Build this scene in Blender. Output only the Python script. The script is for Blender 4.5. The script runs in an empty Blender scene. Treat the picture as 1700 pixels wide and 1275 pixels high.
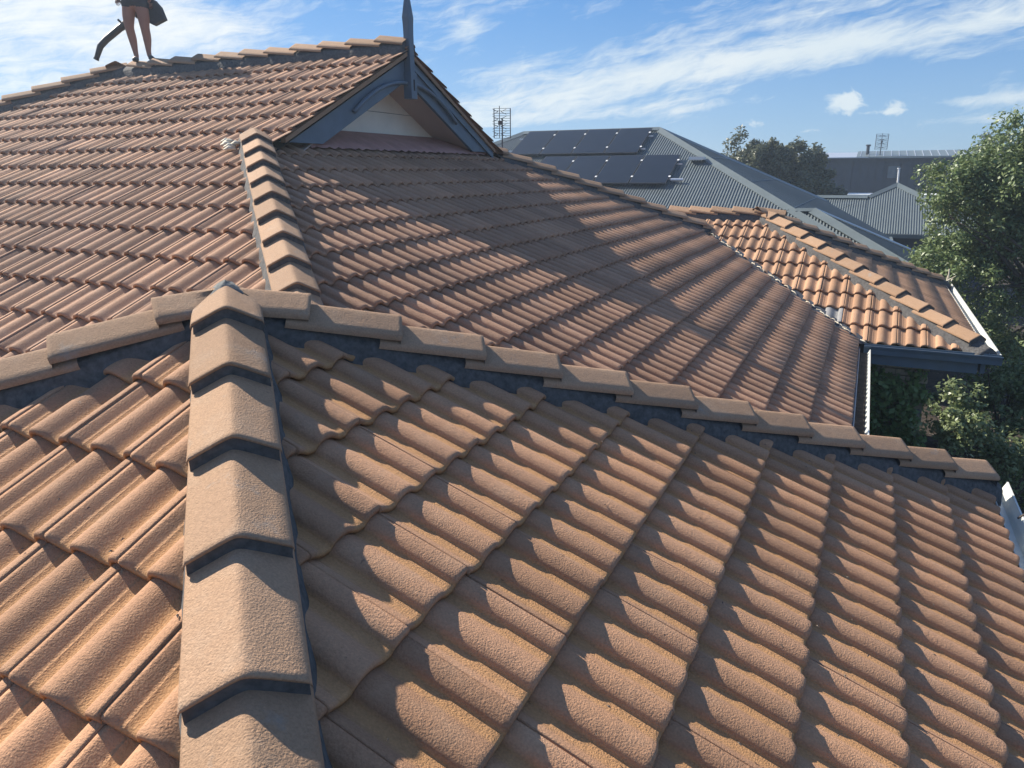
import bpy, bmesh, math, random
import numpy as np
from mathutils import Vector, Matrix
random.seed(7); rng = np.random.default_rng(7)
S = bpy.context.scene
COL = S.collection

# ------------------------------------------------------------------ camera
CY, CP, CR = -0.44972, -0.28444, -0.00448
CAM = np.array([2.02505, -1.85398, 0.53644]); FPX = 1197.9939
fw = np.array([math.sin(CY)*math.cos(CP), math.cos(CY)*math.cos(CP), math.sin(CP)])
rt0 = np.array([math.cos(CY), -math.sin(CY), 0.0]); up0 = np.cross(rt0, fw)
rt = rt0*math.cos(CR)+up0*math.sin(CR); up = -rt0*math.sin(CR)+up0*math.cos(CR)
cam = bpy.data.objects.new('camera', bpy.data.cameras.new('camera')); COL.objects.link(cam)
M = Matrix.Identity(4)
for i in range(3):
    M[i][0] = rt[i]; M[i][1] = up[i]; M[i][2] = -fw[i]; M[i][3] = CAM[i]
cam.matrix_world = M
cam.data.sensor_width = 36; cam.data.lens = 36*FPX/1700
cam.data.clip_start = .05; cam.data.clip_end = 3000
S.camera = cam

def toimg(P):
    d = np.asarray(P, float)-CAM; z = d@fw
    return 850+FPX*(d@rt)/z, 637.5-FPX*(d@up)/z, z

# ------------------------------------------------------------------ light
SAZ, SEL = math.radians(-12.3), math.radians(36.8)      # the way the sunlight travels
Dsun = Vector((math.cos(SAZ)*math.cos(SEL), math.sin(SAZ)*math.cos(SEL), -math.sin(SEL)))
sun = bpy.data.objects.new('sun', bpy.data.lights.new('sun', 'SUN')); COL.objects.link(sun)
sun.data.energy = 4.9; sun.data.angle = math.radians(.53); sun.data.color = (1, .93, .82)
sun.rotation_euler = Dsun.to_track_quat('-Z', 'Y').to_euler()

W = bpy.data.worlds.new('World'); S.world = W; W.use_nodes = True
nt = W.node_tree; nt.nodes.clear()
def N(t, **k):
    n = nt.nodes.new(t)
    for a, b in k.items(): setattr(n, a, b)
    return n
def lnk(a, b): nt.links.new(a, b)
def mth(op, a, b=None, c=None, clamp=False):
    n = N('ShaderNodeMath', operation=op); n.use_clamp = clamp
    for i, x in enumerate((a, b, c)):
        if x is None: continue
        if isinstance(x, (int, float)): n.inputs[i].default_value = x
        else: lnk(x, n.inputs[i])
    return n.outputs[0]
out = N('ShaderNodeOutputWorld'); bg = N('ShaderNodeBackground')
sky = N('ShaderNodeTexSky', sky_type='NISHITA'); sky.sun_disc = False
sky.sun_elevation = SEL; sky.sun_rotation = math.radians(-77.5)
sky.air_density = 1.0; sky.dust_density = .15; sky.ozone_density = 2.2; sky.altitude = 50
tc = N('ShaderNodeTexCoord'); sep = N('ShaderNodeSeparateXYZ'); lnk(tc.outputs['Generated'], sep.inputs[0])
az = mth('ARCTAN2', sep.outputs[0], sep.outputs[1])        # 0 = +y, + towards +x
el = mth('ARCSINE', sep.outputs[2])
def comb(x, y, z=0.0):
    n = N('ShaderNodeCombineXYZ')
    for i, v in enumerate((x, y, z)):
        if isinstance(v, (int, float)): n.inputs[i].default_value = v
        else: lnk(v, n.inputs[i])
    return n.outputs[0]
def noise(vec, scale, detail=5, rough=.55, dist=0.0):
    n = N('ShaderNodeTexNoise'); n.inputs['Scale'].default_value = scale; n.inputs['Detail'].default_value = detail
    n.inputs['Roughness'].default_value = rough; n.inputs['Distortion'].default_value = dist; lnk(vec, n.inputs['Vector'])
    return n.outputs['Fac']
def sstep(x, a, b):
    n = N('ShaderNodeMapRange', interpolation_type='SMOOTHSTEP'); n.clamp = True
    n.inputs['From Min'].default_value = a; n.inputs['From Max'].default_value = b; lnk(x, n.inputs['Value']); return n.outputs['Result']
def pxae(px, py):
    v = fw+rt*(px-850)/FPX+up*(637.5-py)/FPX; v = v/np.linalg.norm(v)
    return math.atan2(v[0], v[1]), math.asin(v[2])
def blob(px, py, wx, wy, tilt=0.0):
    """soft patch of sky; sizes in radians, tilt in radians"""
    a0, e0 = pxae(px, py); da = mth('SUBTRACT', az, a0); de = mth('SUBTRACT', el, e0)
    c, s = math.cos(tilt), math.sin(tilt)
    x = mth('ADD', mth('MULTIPLY', da, c), mth('MULTIPLY', de, s)); y = mth('SUBTRACT', mth('MULTIPLY', de, c), mth('MULTIPLY', da, s))
    r = mth('ADD', mth('POWER', mth('DIVIDE', x, wx), 2), mth('POWER', mth('DIVIDE', y, wy), 2))
    return mth('EXPONENT', mth('MULTIPLY', r, -1))
def addall(L):
    o = L[0]
    for x in L[1:]: o = mth('ADD', o, x)
    return o
# streaky cirrus, drawn out from lower left to upper right
def streak(ax, ex, sh, off): return comb(mth('ADD', mth('MULTIPLY', az, ax), off), mth('SUBTRACT', mth('MULTIPLY', el, ex), mth('MULTIPLY', az, sh)))
wrp = noise(comb(mth('MULTIPLY', az, 3), mth('MULTIPLY', el, 6), 8.1), 1.3, 4, .6, 0)
def warped(ax, ex, sh, off, wa):
    return comb(mth('ADD', mth('MULTIPLY', az, ax), off), mth('ADD', mth('SUBTRACT', mth('MULTIPLY', el, ex), mth('MULTIPLY', az, sh)), mth('MULTIPLY', wrp, wa)))
n1 = noise(warped(2.2, 13, 2.6, 3.7, 2.2), 1.5, 9, .60, .25)
n2 = noise(warped(9, 70, 12, 1.1, 5.0), 1.2, 8, .66, .4)
n3 = noise(comb(mth('MULTIPLY', az, 2), mth('MULTIPLY', el, 4), 3.3), 1.5, 4, .5, .3)
n4 = noise(warped(26, 60, 20, 5.0, 3.0), 1.3, 6, .65, .5)
B = lambda w, *a: mth('MULTIPLY', blob(*a), w)
pos = addall([B(.34, 60, 10, .20, .05, .1), B(.30, 330, 45, .14, .025, -.12), B(.30, 150, 95, .13, .035, .05), B(.20, 20, 150, .10, .012, .1), B(.10, 250, 75, .07, .03, .3),
              B(.40, 800, 195, .12, .018, .10), B(.42, 990, 150, .15, .022, .12), B(.40, 1180, 105, .15, .020, .10), B(.34, 1400, 80, .16, .020, .08), B(.30, 1620, 40, .14, .020, .10),
              B(.26, 1050, 185, .14, .010, .07), B(.30, 1640, 165, .09, .006, .04), B(.22, 870, 105, .08, .012, .3), B(.18, 1330, 25, .12, .008, .12), B(.30, 775, 55, .02, .022, .8), B(.14, 550, 12, .05, .006, 0), B(.22, 1560, 200, .08, .005, .02)])
neg = addall([B(.40, 560, 40, .10, .05, 0), B(.34, 60, 82, .06, .012, -.25), B(.30, 360, 90, .08, .018, 0), B(.16, 1050, 40, .16, .014, .1), B(.18, 1450, 130, .22, .012, .05), B(.20, 1200, 225, .35, .022, 0), B(.22, 170, 35, .04, .010, .2)])
dn = addall([mth('MULTIPLY', mth('SUBTRACT', n1, .5), 1.5), mth('MULTIPLY', mth('SUBTRACT', n2, .5), 1.2), mth('MULTIPLY', mth('SUBTRACT', n4, .5), .7), mth('MULTIPLY', pos, 1.3), mth('MULTIPLY', neg, -.9)])
cir = mth('MULTIPLY', sstep(dn, -.20, .86), .92)
# small heaped clouds low over the roofs
cn = noise(comb(mth('MULTIPLY', az, 34), mth('MULTIPLY', el, 50), 1.7), 1.5, 8, .62, .5)
cb = addall([B(.95, 1396, 171, .021, .013), B(.8, 1416, 165, .012, .013), B(.85, 1486, 177, .017, .010), B(.75, 1250, 206, .020, .008), B(.65, 1530, 211, .022, .009), B(.5, 1450, 188, .05, .004), B(.4, 1345, 218, .03, .004)])
cu = mth('MULTIPLY', sstep(mth('ADD', cb, mth('MULTIPLY', mth('SUBTRACT', cn, .5), 1.9)), .34, 1.05), .93)
cu = mth('MULTIPLY', cu, sstep(cb, .08, .3))
veil = mth('MULTIPLY', sstep(el, .24, -.02), .24)          # thin milky veil towards the horizon
den = mth('MAXIMUM', mth('MAXIMUM', cir, cu), veil)
mix = N('ShaderNodeMix', data_type='RGBA'); lnk(den, mix.inputs['Factor'])
tint = N('ShaderNodeMix', data_type='RGBA', blend_type='MULTIPLY'); tint.inputs['Factor'].default_value = 1
vm = N('ShaderNodeVectorMath', operation='MULTIPLY_ADD'); lnk(sky.outputs[0], vm.inputs[0]); vm.inputs[1].default_value = (.15,)*3; vm.inputs[2].default_value = (1, 1, 1)
vd = N('ShaderNodeVectorMath', operation='DIVIDE'); lnk(sky.outputs[0], vd.inputs[0]); lnk(vm.outputs[0], vd.inputs[1])      # soft shoulder near the sun
lnk(vd.outputs[0], tint.inputs[6]); tint.inputs[7].default_value = (.52, .92, 1.50, 1)
lnk(tint.outputs[2], mix.inputs[6])
# cloud brightness: whiter towards the sun on the left, greyer cores
cc = N('ShaderNodeMix', data_type='RGBA'); cc.inputs[6].default_value = (5.0, 5.6, 5.9, 1); cc.inputs[7].default_value = (6.1, 6.3, 6.2, 1)
lnk(sstep(mth('ADD', n3, mth('MULTIPLY', az, -.45)), .35, .95), cc.inputs['Factor'])
lnk(cc.outputs[2], mix.inputs[7])
lnk(mix.outputs[2], bg.inputs[0]); bg.inputs[1].default_value = .083
lnk(bg.outputs[0], out.inputs[0])
S.view_settings.view_transform = 'Standard'; S.view_settings.look = 'None'; S.view_settings.gamma = 1
S.view_settings.exposure = 0.92
S.view_settings.use_curve_mapping = False

# ------------------------------------------------------------------ helpers
def tag(o, label=None, cat=None, group=None, kind=None):
    for k, v in (('label', label), ('category', cat), ('group', group), ('kind', kind)):
        if v: o[k] = v
    return o
def link(name, me, parent=None, mat=None, smooth=False):
    o = bpy.data.objects.new(name, me); COL.objects.link(o)
    if parent is not None: o.parent = parent
    if mat is not None and not me.materials: me.materials.append(mat)
    if smooth: me.polygons.foreach_set('use_smooth', [True]*len(me.polygons))
    return o
def empty(name, loc=(0, 0, 0), **k):
    o = bpy.data.objects.new(name, None); o.location = loc; o.empty_display_size = .2; COL.objects.link(o); tag(o, **k)
    bpy.context.view_layer.update(); return o
class MB:
    def __init__(s): s.v = []; s.f = []
    def add(s, v, f):
        b = len(s.v); s.v += [tuple(map(float, x)) for x in v]; s.f += [tuple(b+i for i in q) for q in f]; return s
    def box(s, a, b):
        x0, y0, z0 = a; x1, y1, z1 = b
        return s.add([(x0,y0,z0),(x1,y0,z0),(x1,y1,z0),(x0,y1,z0),(x0,y0,z1),(x1,y0,z1),(x1,y1,z1),(x0,y1,z1)],
                     [(0,3,2,1),(4,5,6,7),(0,1,5,4),(1,2,6,5),(2,3,7,6),(3,0,4,7)])
    def prism(s, poly, d):
        n = len(poly); d = np.array(d); p = [np.array(q, float) for q in poly]
        return s.add(p+[q+d for q in p], [tuple(range(n))[::-1], tuple(range(n, 2*n))]+[(i, (i+1) % n, n+(i+1) % n, n+i) for i in range(n)])
    def tube(s, pts, rad, k=6, cap=True):
        pts = [np.array(p, float) for p in pts]; n = len(pts); r = rad if hasattr(rad, '__len__') else [rad]*n
        V = []
        for i, p in enumerate(pts):
            t = pts[min(i+1, n-1)]-pts[max(i-1, 0)]; t = t/(np.linalg.norm(t)+1e-9)
            a = np.cross(t, (0, 0, 1) if abs(t[2]) < .9 else (1, 0, 0)); a /= np.linalg.norm(a); b = np.cross(t, a)
            V += [p+r[i]*(math.cos(2*math.pi*j/k)*a+math.sin(2*math.pi*j/k)*b) for j in range(k)]
        F = [(i*k+j, i*k+(j+1) % k, (i+1)*k+(j+1) % k, (i+1)*k+j) for i in range(n-1) for j in range(k)]
        if cap: F += [tuple(range(k))[::-1], tuple(range((n-1)*k, n*k))]
        return s.add(V, F)
    def mesh(s, name):
        me = bpy.data.meshes.new(name); me.from_pydata(s.v, [], s.f); me.update(); return me
    def build(s, name, mat, parent=None, smooth=False):
        me = s.mesh(name); me.materials.append(mat); o = link(name, me, None, None, smooth)
        if parent is not None: o.parent = parent; o.matrix_parent_inverse = parent.matrix_world.inverted()
        return o

def mat(name, base, rough=.8, nscale=8, var=.12, bump=0.0, bscale=60, spec=.3, coord='pos', metal=0.0, extra=None):
    m = bpy.data.materials.new(name); m.use_nodes = True; t = m.node_tree; b = t.nodes['Principled BSDF']
    b.inputs['Roughness'].default_value = rough; b.inputs['Specular IOR Level'].default_value = spec; b.inputs['Metallic'].default_value = metal
    g = t.nodes.new('ShaderNodeNewGeometry'); n = t.nodes.new('ShaderNodeTexNoise'); n.inputs['Scale'].default_value = nscale; n.inputs['Detail'].default_value = 6; n.inputs['Roughness'].default_value = .6
    t.links.new(g.outputs['Position'], n.inputs['Vector'])
    r = t.nodes.new('ShaderNodeMapRange'); r.inputs['From Min'].default_value = .3; r.inputs['From Max'].default_value = .7
    r.inputs['To Min'].default_value = 1-var; r.inputs['To Max'].default_value = 1+var; t.links.new(n.outputs['Fac'], r.inputs['Value'])
    c = t.nodes.new('ShaderNodeMix'); c.data_type = 'RGBA'; c.blend_type = 'MULTIPLY'; c.inputs['Factor'].default_value = 1
    c.inputs[6].default_value = (*base, 1); t.links.new(r.outputs[0], c.inputs[7]); t.links.new(c.outputs[2], b.inputs['Base Color'])
    if bump:
        n2 = t.nodes.new('ShaderNodeTexNoise'); n2.inputs['Scale'].default_value = bscale; n2.inputs['Detail'].default_value = 4; t.links.new(g.outputs['Position'], n2.inputs['Vector'])
        bp = t.nodes.new('ShaderNodeBump'); bp.inputs['Strength'].default_value = .8; bp.inputs['Distance'].default_value = bump
        t.links.new(n2.outputs['Fac'], bp.inputs['Height']); t.links.new(bp.outputs[0], b.inputs['Normal'])
    m['b'] = 1
    return m

def concrete_tile(name, ca, cb, cpale, seed=0.0, smear=0.0, pan_orange=0.0):
    m = bpy.data.materials.new(name); m.use_nodes = True; t = m.node_tree; L = t.links.new; b = t.nodes['Principled BSDF']
    b.inputs['Roughness'].default_value = .88; b.inputs['Specular IOR Level'].default_value = .22
    g = t.nodes.new('ShaderNodeNewGeometry'); oi = t.nodes.new('ShaderNodeObjectInfo')
    def nz(sc, det, ro=.6, off=0.0):
        mp = t.nodes.new('ShaderNodeMapping'); mp.inputs['Location'].default_value = (off+seed, off*.7, off*.3); L(g.outputs['Position'], mp.inputs[0])
        n = t.nodes.new('ShaderNodeTexNoise'); n.inputs['Scale'].default_value = sc; n.inputs['Detail'].default_value = det; n.inputs['Roughness'].default_value = ro; L(mp.outputs[0], n.inputs['Vector']); return n.outputs['Fac']
    def mr(x, a, c, lo, hi):
        n = t.nodes.new('ShaderNodeMapRange'); n.inputs['From Min'].default_value = a; n.inputs['From Max'].default_value = c; n.inputs['To Min'].default_value = lo; n.inputs['To Max'].default_value = hi; L(x, n.inputs['Value']); return n.outputs[0]
    def mx(f, a, c, bt='MIX'):
        n = t.nodes.new('ShaderNodeMix'); n.data_type = 'RGBA'; n.blend_type = bt
        for i, x in ((0, f), (6, a), (7, c)):
            if isinstance(x, (int, float)): n.inputs[i].default_value = x
            elif isinstance(x, tuple): n.inputs[i].default_value = (*x, 1)
            else: L(x, n.inputs[i])
        return n.outputs[2]
    ad = t.nodes.new('ShaderNodeMath'); ad.operation = 'ADD'; L(oi.outputs['Random'], ad.inputs[0]); L(g.outputs['Random Per Island'], ad.inputs[1])
    fr = t.nodes.new('ShaderNodeMath'); fr.operation = 'FRACT'; L(ad.outputs[0], fr.inputs[0])
    col = mx(mr(nz(1.1, 4), .35, .65, 0, 1), ca, cb)
    col = mx(mr(nz(7, 6, .65, 5), .52, .78, 0, .55), col, cpale)                  # pale weathering patches
    col = mx(1.0, col, mr(fr.outputs[0], 0, 1, .82, 1.14), 'MULTIPLY')               # tile to tile
    if pan_orange:                                                                       # orange mixed into the low pans by local height
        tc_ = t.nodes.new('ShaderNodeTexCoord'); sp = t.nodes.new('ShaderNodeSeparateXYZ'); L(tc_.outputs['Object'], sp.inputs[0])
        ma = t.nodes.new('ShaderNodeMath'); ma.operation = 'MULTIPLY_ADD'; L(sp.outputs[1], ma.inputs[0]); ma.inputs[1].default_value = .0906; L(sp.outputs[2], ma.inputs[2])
        col = mx(mr(ma.outputs[0], -.020, -.033, 0, pan_orange), col, (.50, .27, .115))
    col = mx(1.0, col, mr(nz(140, 5, .7, 9), .3, .7, .80, 1.20), 'MULTIPLY')       # sandy grain
    col = mx(mr(nz(34, 5, .7, 2), .66, .74, 0, .55), col, (.055, .045, .038))       # dark lichen specks
    col = mx(mr(nz(21, 4, .7, 13), .70, .76, 0, .35), col, (.36, .33, .28))          # pale specks
    if smear: col = mx(mr(nz(4.5, 7, .72, 17), .60, .70, 0, smear), col, (.27, .29, .28))   # mortar smears
    else: col = mx(mr(nz(3.0, 8, .75, 23), .58, .72, 0, .30), col, (.17, .12, .085))   # grimy runs
    L(col, b.inputs['Base Color'])
    b1 = t.nodes.new('ShaderNodeBump'); b1.inputs['Strength'].default_value = .75; b1.inputs['Distance'].default_value = .0042; L(nz(200, 3, .55, 3), b1.inputs['Height'])
    b2 = t.nodes.new('ShaderNodeBump'); b2.inputs['Strength'].default_value = .4; b2.inputs['Distance'].default_value = .005; L(nz(32, 3, .5, 7), b2.inputs['Height']); L(b2.outputs[0], b1.inputs['Normal'])
    L(b1.outputs[0], b.inputs['Normal'])
    return m
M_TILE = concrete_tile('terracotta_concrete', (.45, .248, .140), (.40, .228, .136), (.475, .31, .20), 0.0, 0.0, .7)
M_TILEW = concrete_tile('weathered_concrete', (.425, .245, .150), (.385, .228, .146), (.46, .325, .235), 1.0)
M_TILEC = concrete_tile('clean_concrete', (.42, .245, .145), (.39, .235, .145), (.45, .31, .215), 1.5)
M_CAP = concrete_tile('ridge_concrete', (.40, .25, .150), (.37, .235, .147), (.43, .31, .215), 4.0, .45)
M_GREYTILE = concrete_tile('grey_tile', (.20, .20, .20), (.26, .25, .24), (.30, .30, .30), 2.0)
M_MORTAR = mat('mortar', (.105, .10, .095), .93, 40, .35, .008, 38)
M_MORTAR2 = mat('pale_mortar', (.17, .175, .165), .95, 30, .35, .008, 40)
M_UNDER = mat('underlay', (.02, .018, .018), .95)
M_BLUE = mat('slate_blue_paint', (.11, .155, .20), .45, 5, .10, .0006, 30, .4)
M_CREAM = mat('cream_board_paint', (.82, .78, .66), .6, 3, .07, .0006, 25)
M_SOFFIT = mat('soffit_paint', (.55, .44, .38), .7, 3, .06)
M_APRON = mat('apron_flashing_paint', (.42, .22, .18), .6, 5, .18, .002, 12)
M_GUTTER = mat('cream_gutter_paint', (.62, .62, .57), .35, 9, .10, 0, 60, .5)
M_GUTIN = mat('gutter_inside', (.24, .27, .29), .5, 9, .25)
M_BRICK = mat('cream_brick', (.42, .36, .27), .9, 25, .22, .002, 90)
M_JOINT = mat('brick_mortar', (.24, .245, .225), .95, 30, .25, .004, 50)
M_METAL = mat('charcoal_steel_roof', (.085, .105, .108), .42, 3, .12, 0, 60, .5)
M_METCAP = mat('charcoal_steel_cap', (.13, .155, .155), .38, 3, .10, 0, 60, .5)
M_CLAD = mat('dark_cladding', (.055, .068, .088), .6, 2, .15)
M_PANEL = mat('solar_cells', (.010, .015, .026), .35, 3, .15, 0, 60, .2)
M_ALU = mat('aluminium', (.62, .64, .66), .35, 9, .05, 0, 60, .5, metal=.6)
M_WHITE = mat('white_paint', (.78, .78, .76), .5, 6, .06)
M_DARK = mat('dark_metal', (.05, .055, .065), .5, 6, .1)
M_BARK = mat('bark', (.13, .105, .085), .95, 12, .35, .01, 20)
M_SKIN = mat('skin', (.27, .15, .11), .55, 10, .06)
M_CLOTH = mat('dark_cloth', (.035, .045, .06), .9, 30, .15)
M_HAIR = mat('hair', (.06, .035, .02), .6, 60, .3)
M_PLASTIC = mat('black_plastic', (.04, .045, .05), .45, 20, .1)
M_GLASS = mat('window_glass', (.10, .14, .18), .08, 3, .1, 0, 60, .8)
M_SOIL = mat('soil', (.040, .030, .022), .97, 6, .5, .03, 9)
M_FOAM = mat('cream_foam', (.60, .54, .42), .8, 40, .15, .006, 60)

def leafmat(name, ca, cb, rough=.42, trans=.25):
    m = bpy.data.materials.new(name); m.use_nodes = True; t = m.node_tree; L = t.links.new; b = t.nodes['Principled BSDF']
    g = t.nodes.new('ShaderNodeNewGeometry'); c = t.nodes.new('ShaderNodeMix'); c.data_type = 'RGBA'
    c.inputs[6].default_value = (*ca, 1); c.inputs[7].default_value = (*cb, 1); L(g.outputs['Random Per Island'], c.inputs['Factor'])
    L(c.outputs[2], b.inputs['Base Color']); b.inputs['Roughness'].default_value = rough; b.inputs['Specular IOR Level'].default_value = .45
    tr = t.nodes.new('ShaderNodeBsdfTranslucent'); L(c.outputs[2], tr.inputs['Color']); ms = t.nodes.new('ShaderNodeMixShader'); ms.inputs[0].default_value = trans
    L(b.outputs[0], ms.inputs[1]); L(tr.outputs[0], ms.inputs[2]); L(ms.outputs[0], t.nodes['Material Output'].inputs['Surface'])
    return m
M_LEAF_A = leafmat('leaf_green', (.10, .155, .055), (.23, .28, .115))
M_LEAF_B = leafmat('leaf_olive', (.075, .088, .045), (.15, .155, .08))
M_LEAF_C = leafmat('leaf_creeper', (.13, .23, .07), (.22, .33, .11))
M_LEAF_D = leafmat('leaf_light', (.13, .17, .07), (.24, .28, .12))
M_LEAF_Y = leafmat('leaf_yellow', (.14, .14, .06), (.22, .20, .09))

# ------------------------------------------------------------------ ground
g_ = MB(); g_.add([(-400, -400, -4.0), (400, -400, -4.0), (400, 600, -4.0), (-400, 600, -4.0)], [(0, 1, 2, 3)])
tag(g_.build('ground', M_SOIL), kind='structure')

# ------------------------------------------------------------------ roof planes, z = a x + b y + c
tE, gE, EX, EY = .44392, .29094, -.0121, -.00751
tS, gS, SX, SY = .45528, .288, -.16009, -.02235
tE2, gE2, C1, MEX, MEY = .44684, .28746, -.39116, .09606, -.35271
tS2, gS2, C2, MSX, MSY = .47837, .3045, -.61308, -3.85836, -2.60623
AP = np.array([-.1526, .1490, .0678])
RY, RZ = 5.12, 1.836                                         # main ridge
RXE, RXW = -2.50, -7.05
P = {'nE': (-tE, 0, 0.), 'nS': (0, tS, 0.), 'nN': (0, -.45541, AP[2]+.45541*AP[1]), 'nW': (.45569, 0, AP[2]+.45569*.1526),
     'mE': (-tE2, 0, C1), 'mS': (0, tS2, C2), 'mN': (0, -.465, RZ+.465*RY), 'mW': (tS2, 0, RZ-tS2*RXW)}
YW0, TW, XWE = 7.20, .457, 3.40
P['wS'] = (0, TW, -1.361-TW*7.254); P['wE'] = (-TW, 0, -1.375+TW*XWE); P['wN'] = (0, -TW, -.083+TW*10.05)
def pz(n, x, y): a, b, c = P[n]; return a*x+b*y+c
def near_z(x, y): return min(pz('nE', x, y), pz('nS', x, y), pz('nN', x, y), pz('nW', x, y))
def clip_hip(f, g, off=0.0):        # keep face f where plane g is above it
    a = np.array(P[g])-np.array(P[f]); return (a[0], a[1], a[2]+off)   # a x + b y + c >= 0
def clip_val(f, g, off=0.0):
    a = np.array(P[f])-np.array(P[g]); return (a[0], a[1], a[2]+off)

house = empty('tiled_house', (0, 3, -4), label='house with brown concrete roof tiles, gablet, hips and valley filling the foreground', cat='house')
def ch(o):
    o.parent = house; o.matrix_parent_inverse = house.matrix_world.inverted(); return o

# --- the tile
PH = .034
def prof(u):                         # steep on the left, crest by the joint, easy fall to the narrow pan on the right
    u = (u+.012+.050) % .15-.050
    if u < 0:
        x = min(-u/.046, 1.0); return PH*math.sqrt(max(1-x**2.3, 0))*(1 if x < .9 else 1-(x-.9)*0)
    x = min(u/.082, 1.0); return PH*(.5+.5*math.cos(math.pi*x))**.80
TW_, TG = .2955, .32
def tile_arrays(us, hi):
    step = .029
    top = []
    vs = [0, .0, -.003, -.010, -.022, -.16, -.32, -.395] if hi else [0, 0, -.012, -.16, -.395]
    dz = [-.021, -.010, -.0035, -.0005, 0, 0, 0, 0] if hi else [-.021, -.007, 0, 0, 0]
    V = []; nu = len(us)
    for r, (v, d) in enumerate(zip(vs, dz)):
        for u in us:
            h = prof(u)-PH+step*(v/TG)+d
            if u < .05: h -= .0012
            V.append((u, -v, h))
    F = [(r*nu+i, r*nu+i+1, (r+1)*nu+i+1, (r+1)*nu+i) for r in range(len(vs)-1) for i in range(nu-1)]
    b = len(V)                                                # underside lip
    for u in us: V.append((u, .05, prof(u)-PH-.024))
    F += [(b+i, b+i+1, i+1, i) for i in range(nu-1)]
    for side, i in ((0, 0), (1, nu-1)):                     # skirts
        b = len(V); R = range(1, len(vs))
        for r in R: x, y, z = V[r*nu+i]; V.append((x, y, z-.022))
        for k, r in enumerate(list(R)[:-1]):
            q = (r*nu+i, (r+1)*nu+i, b+k+1, b+k); F.append(q if side == 0 else q[::-1])
    return np.array(V), F
def uspan(n):
    return [.002+TW_*i/(n-1) for i in range(n)]
us_hi = sorted(set([.002, .0495, .0505, .0885, .0895, .092, .095, .100, .106, .112, .2385, .2395, .242, .245, .250, .256]+[round(.002+TW_*i/30, 4) for i in range(31)]))
TV_HI, TF_HI = tile_arrays(us_hi, True)
TV_LO, TF_LO = tile_arrays([.002, .020, .040, .060, .078, .0905, .0925, .102, .117, .138, .158, .178, .200, .220, .2395, .2425, .252, .268, .282, .2965], False)
def mk(name, V, F, m, smooth=True):
    me = bpy.data.meshes.new(name); me.from_pydata([tuple(v) for v in V], [], F); me.update(); me.materials.append(m)
    if smooth:
        me.polygons.foreach_set('use_smooth', [True]*len(me.polygons))
    return me
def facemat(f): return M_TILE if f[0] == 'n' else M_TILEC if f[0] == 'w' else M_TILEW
MEC = {}
def tmesh(hi, f):
    k = (hi, f[0])
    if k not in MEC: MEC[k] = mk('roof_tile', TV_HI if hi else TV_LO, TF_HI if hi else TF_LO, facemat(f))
    return MEC[k]

FR = {}
def frame(n, o, u, t):
    u = np.array(u, float); a, b, c = P[n]; nn = np.array([-a, -b, 1.]); nn /= np.linalg.norm(nn); v = np.cross(nn, u); v = -v
    FR[n] = (np.array(o, float), u, v, nn)            # v points down the slope
frame('nE', (EX, EY, pz('nE', EX, 0)), (0, 1, 0), tE); frame('nS', (SX, -SY, pz('nS', 0, -SY)), (1, 0, 0), tS)
frame('nN', (0, .1, pz('nN', 0, .1)), (-1, 0, 0), tE); frame('nW', (-.1, 0, pz('nW', -.1, 0)), (0, -1, 0), tE)
frame('mE', (MEX, MEY, pz('mE', MEX, 0)), (0, 1, 0), tE2); frame('mS', (MSX, -MSY, pz('mS', 0, -MSY)), (1, 0, 0), tS2)
frame('mN', (-3, RY+.15, pz('mN', 0, RY+.15)), (-1, 0, 0), tS2); frame('mW', (RXW-.15, 5, pz('mW', RXW-.15, 0)), (0, -1, 0), tS2)
frame('wS', (2.49, 7.295, pz('wS', 0, 7.295)), (1, 0, 0), TW); frame('wE', (3.40, 7.8, pz('wE', 3.40, 0)), (0, 1, 0), TW); frame('wN', (1, 12.9, pz('wN', 0, 12.9)), (-1, 0, 0), TW)
for k_ in FR:
    o, u, v, n = FR[k_]
    assert v[2] < 0, k_

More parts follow.
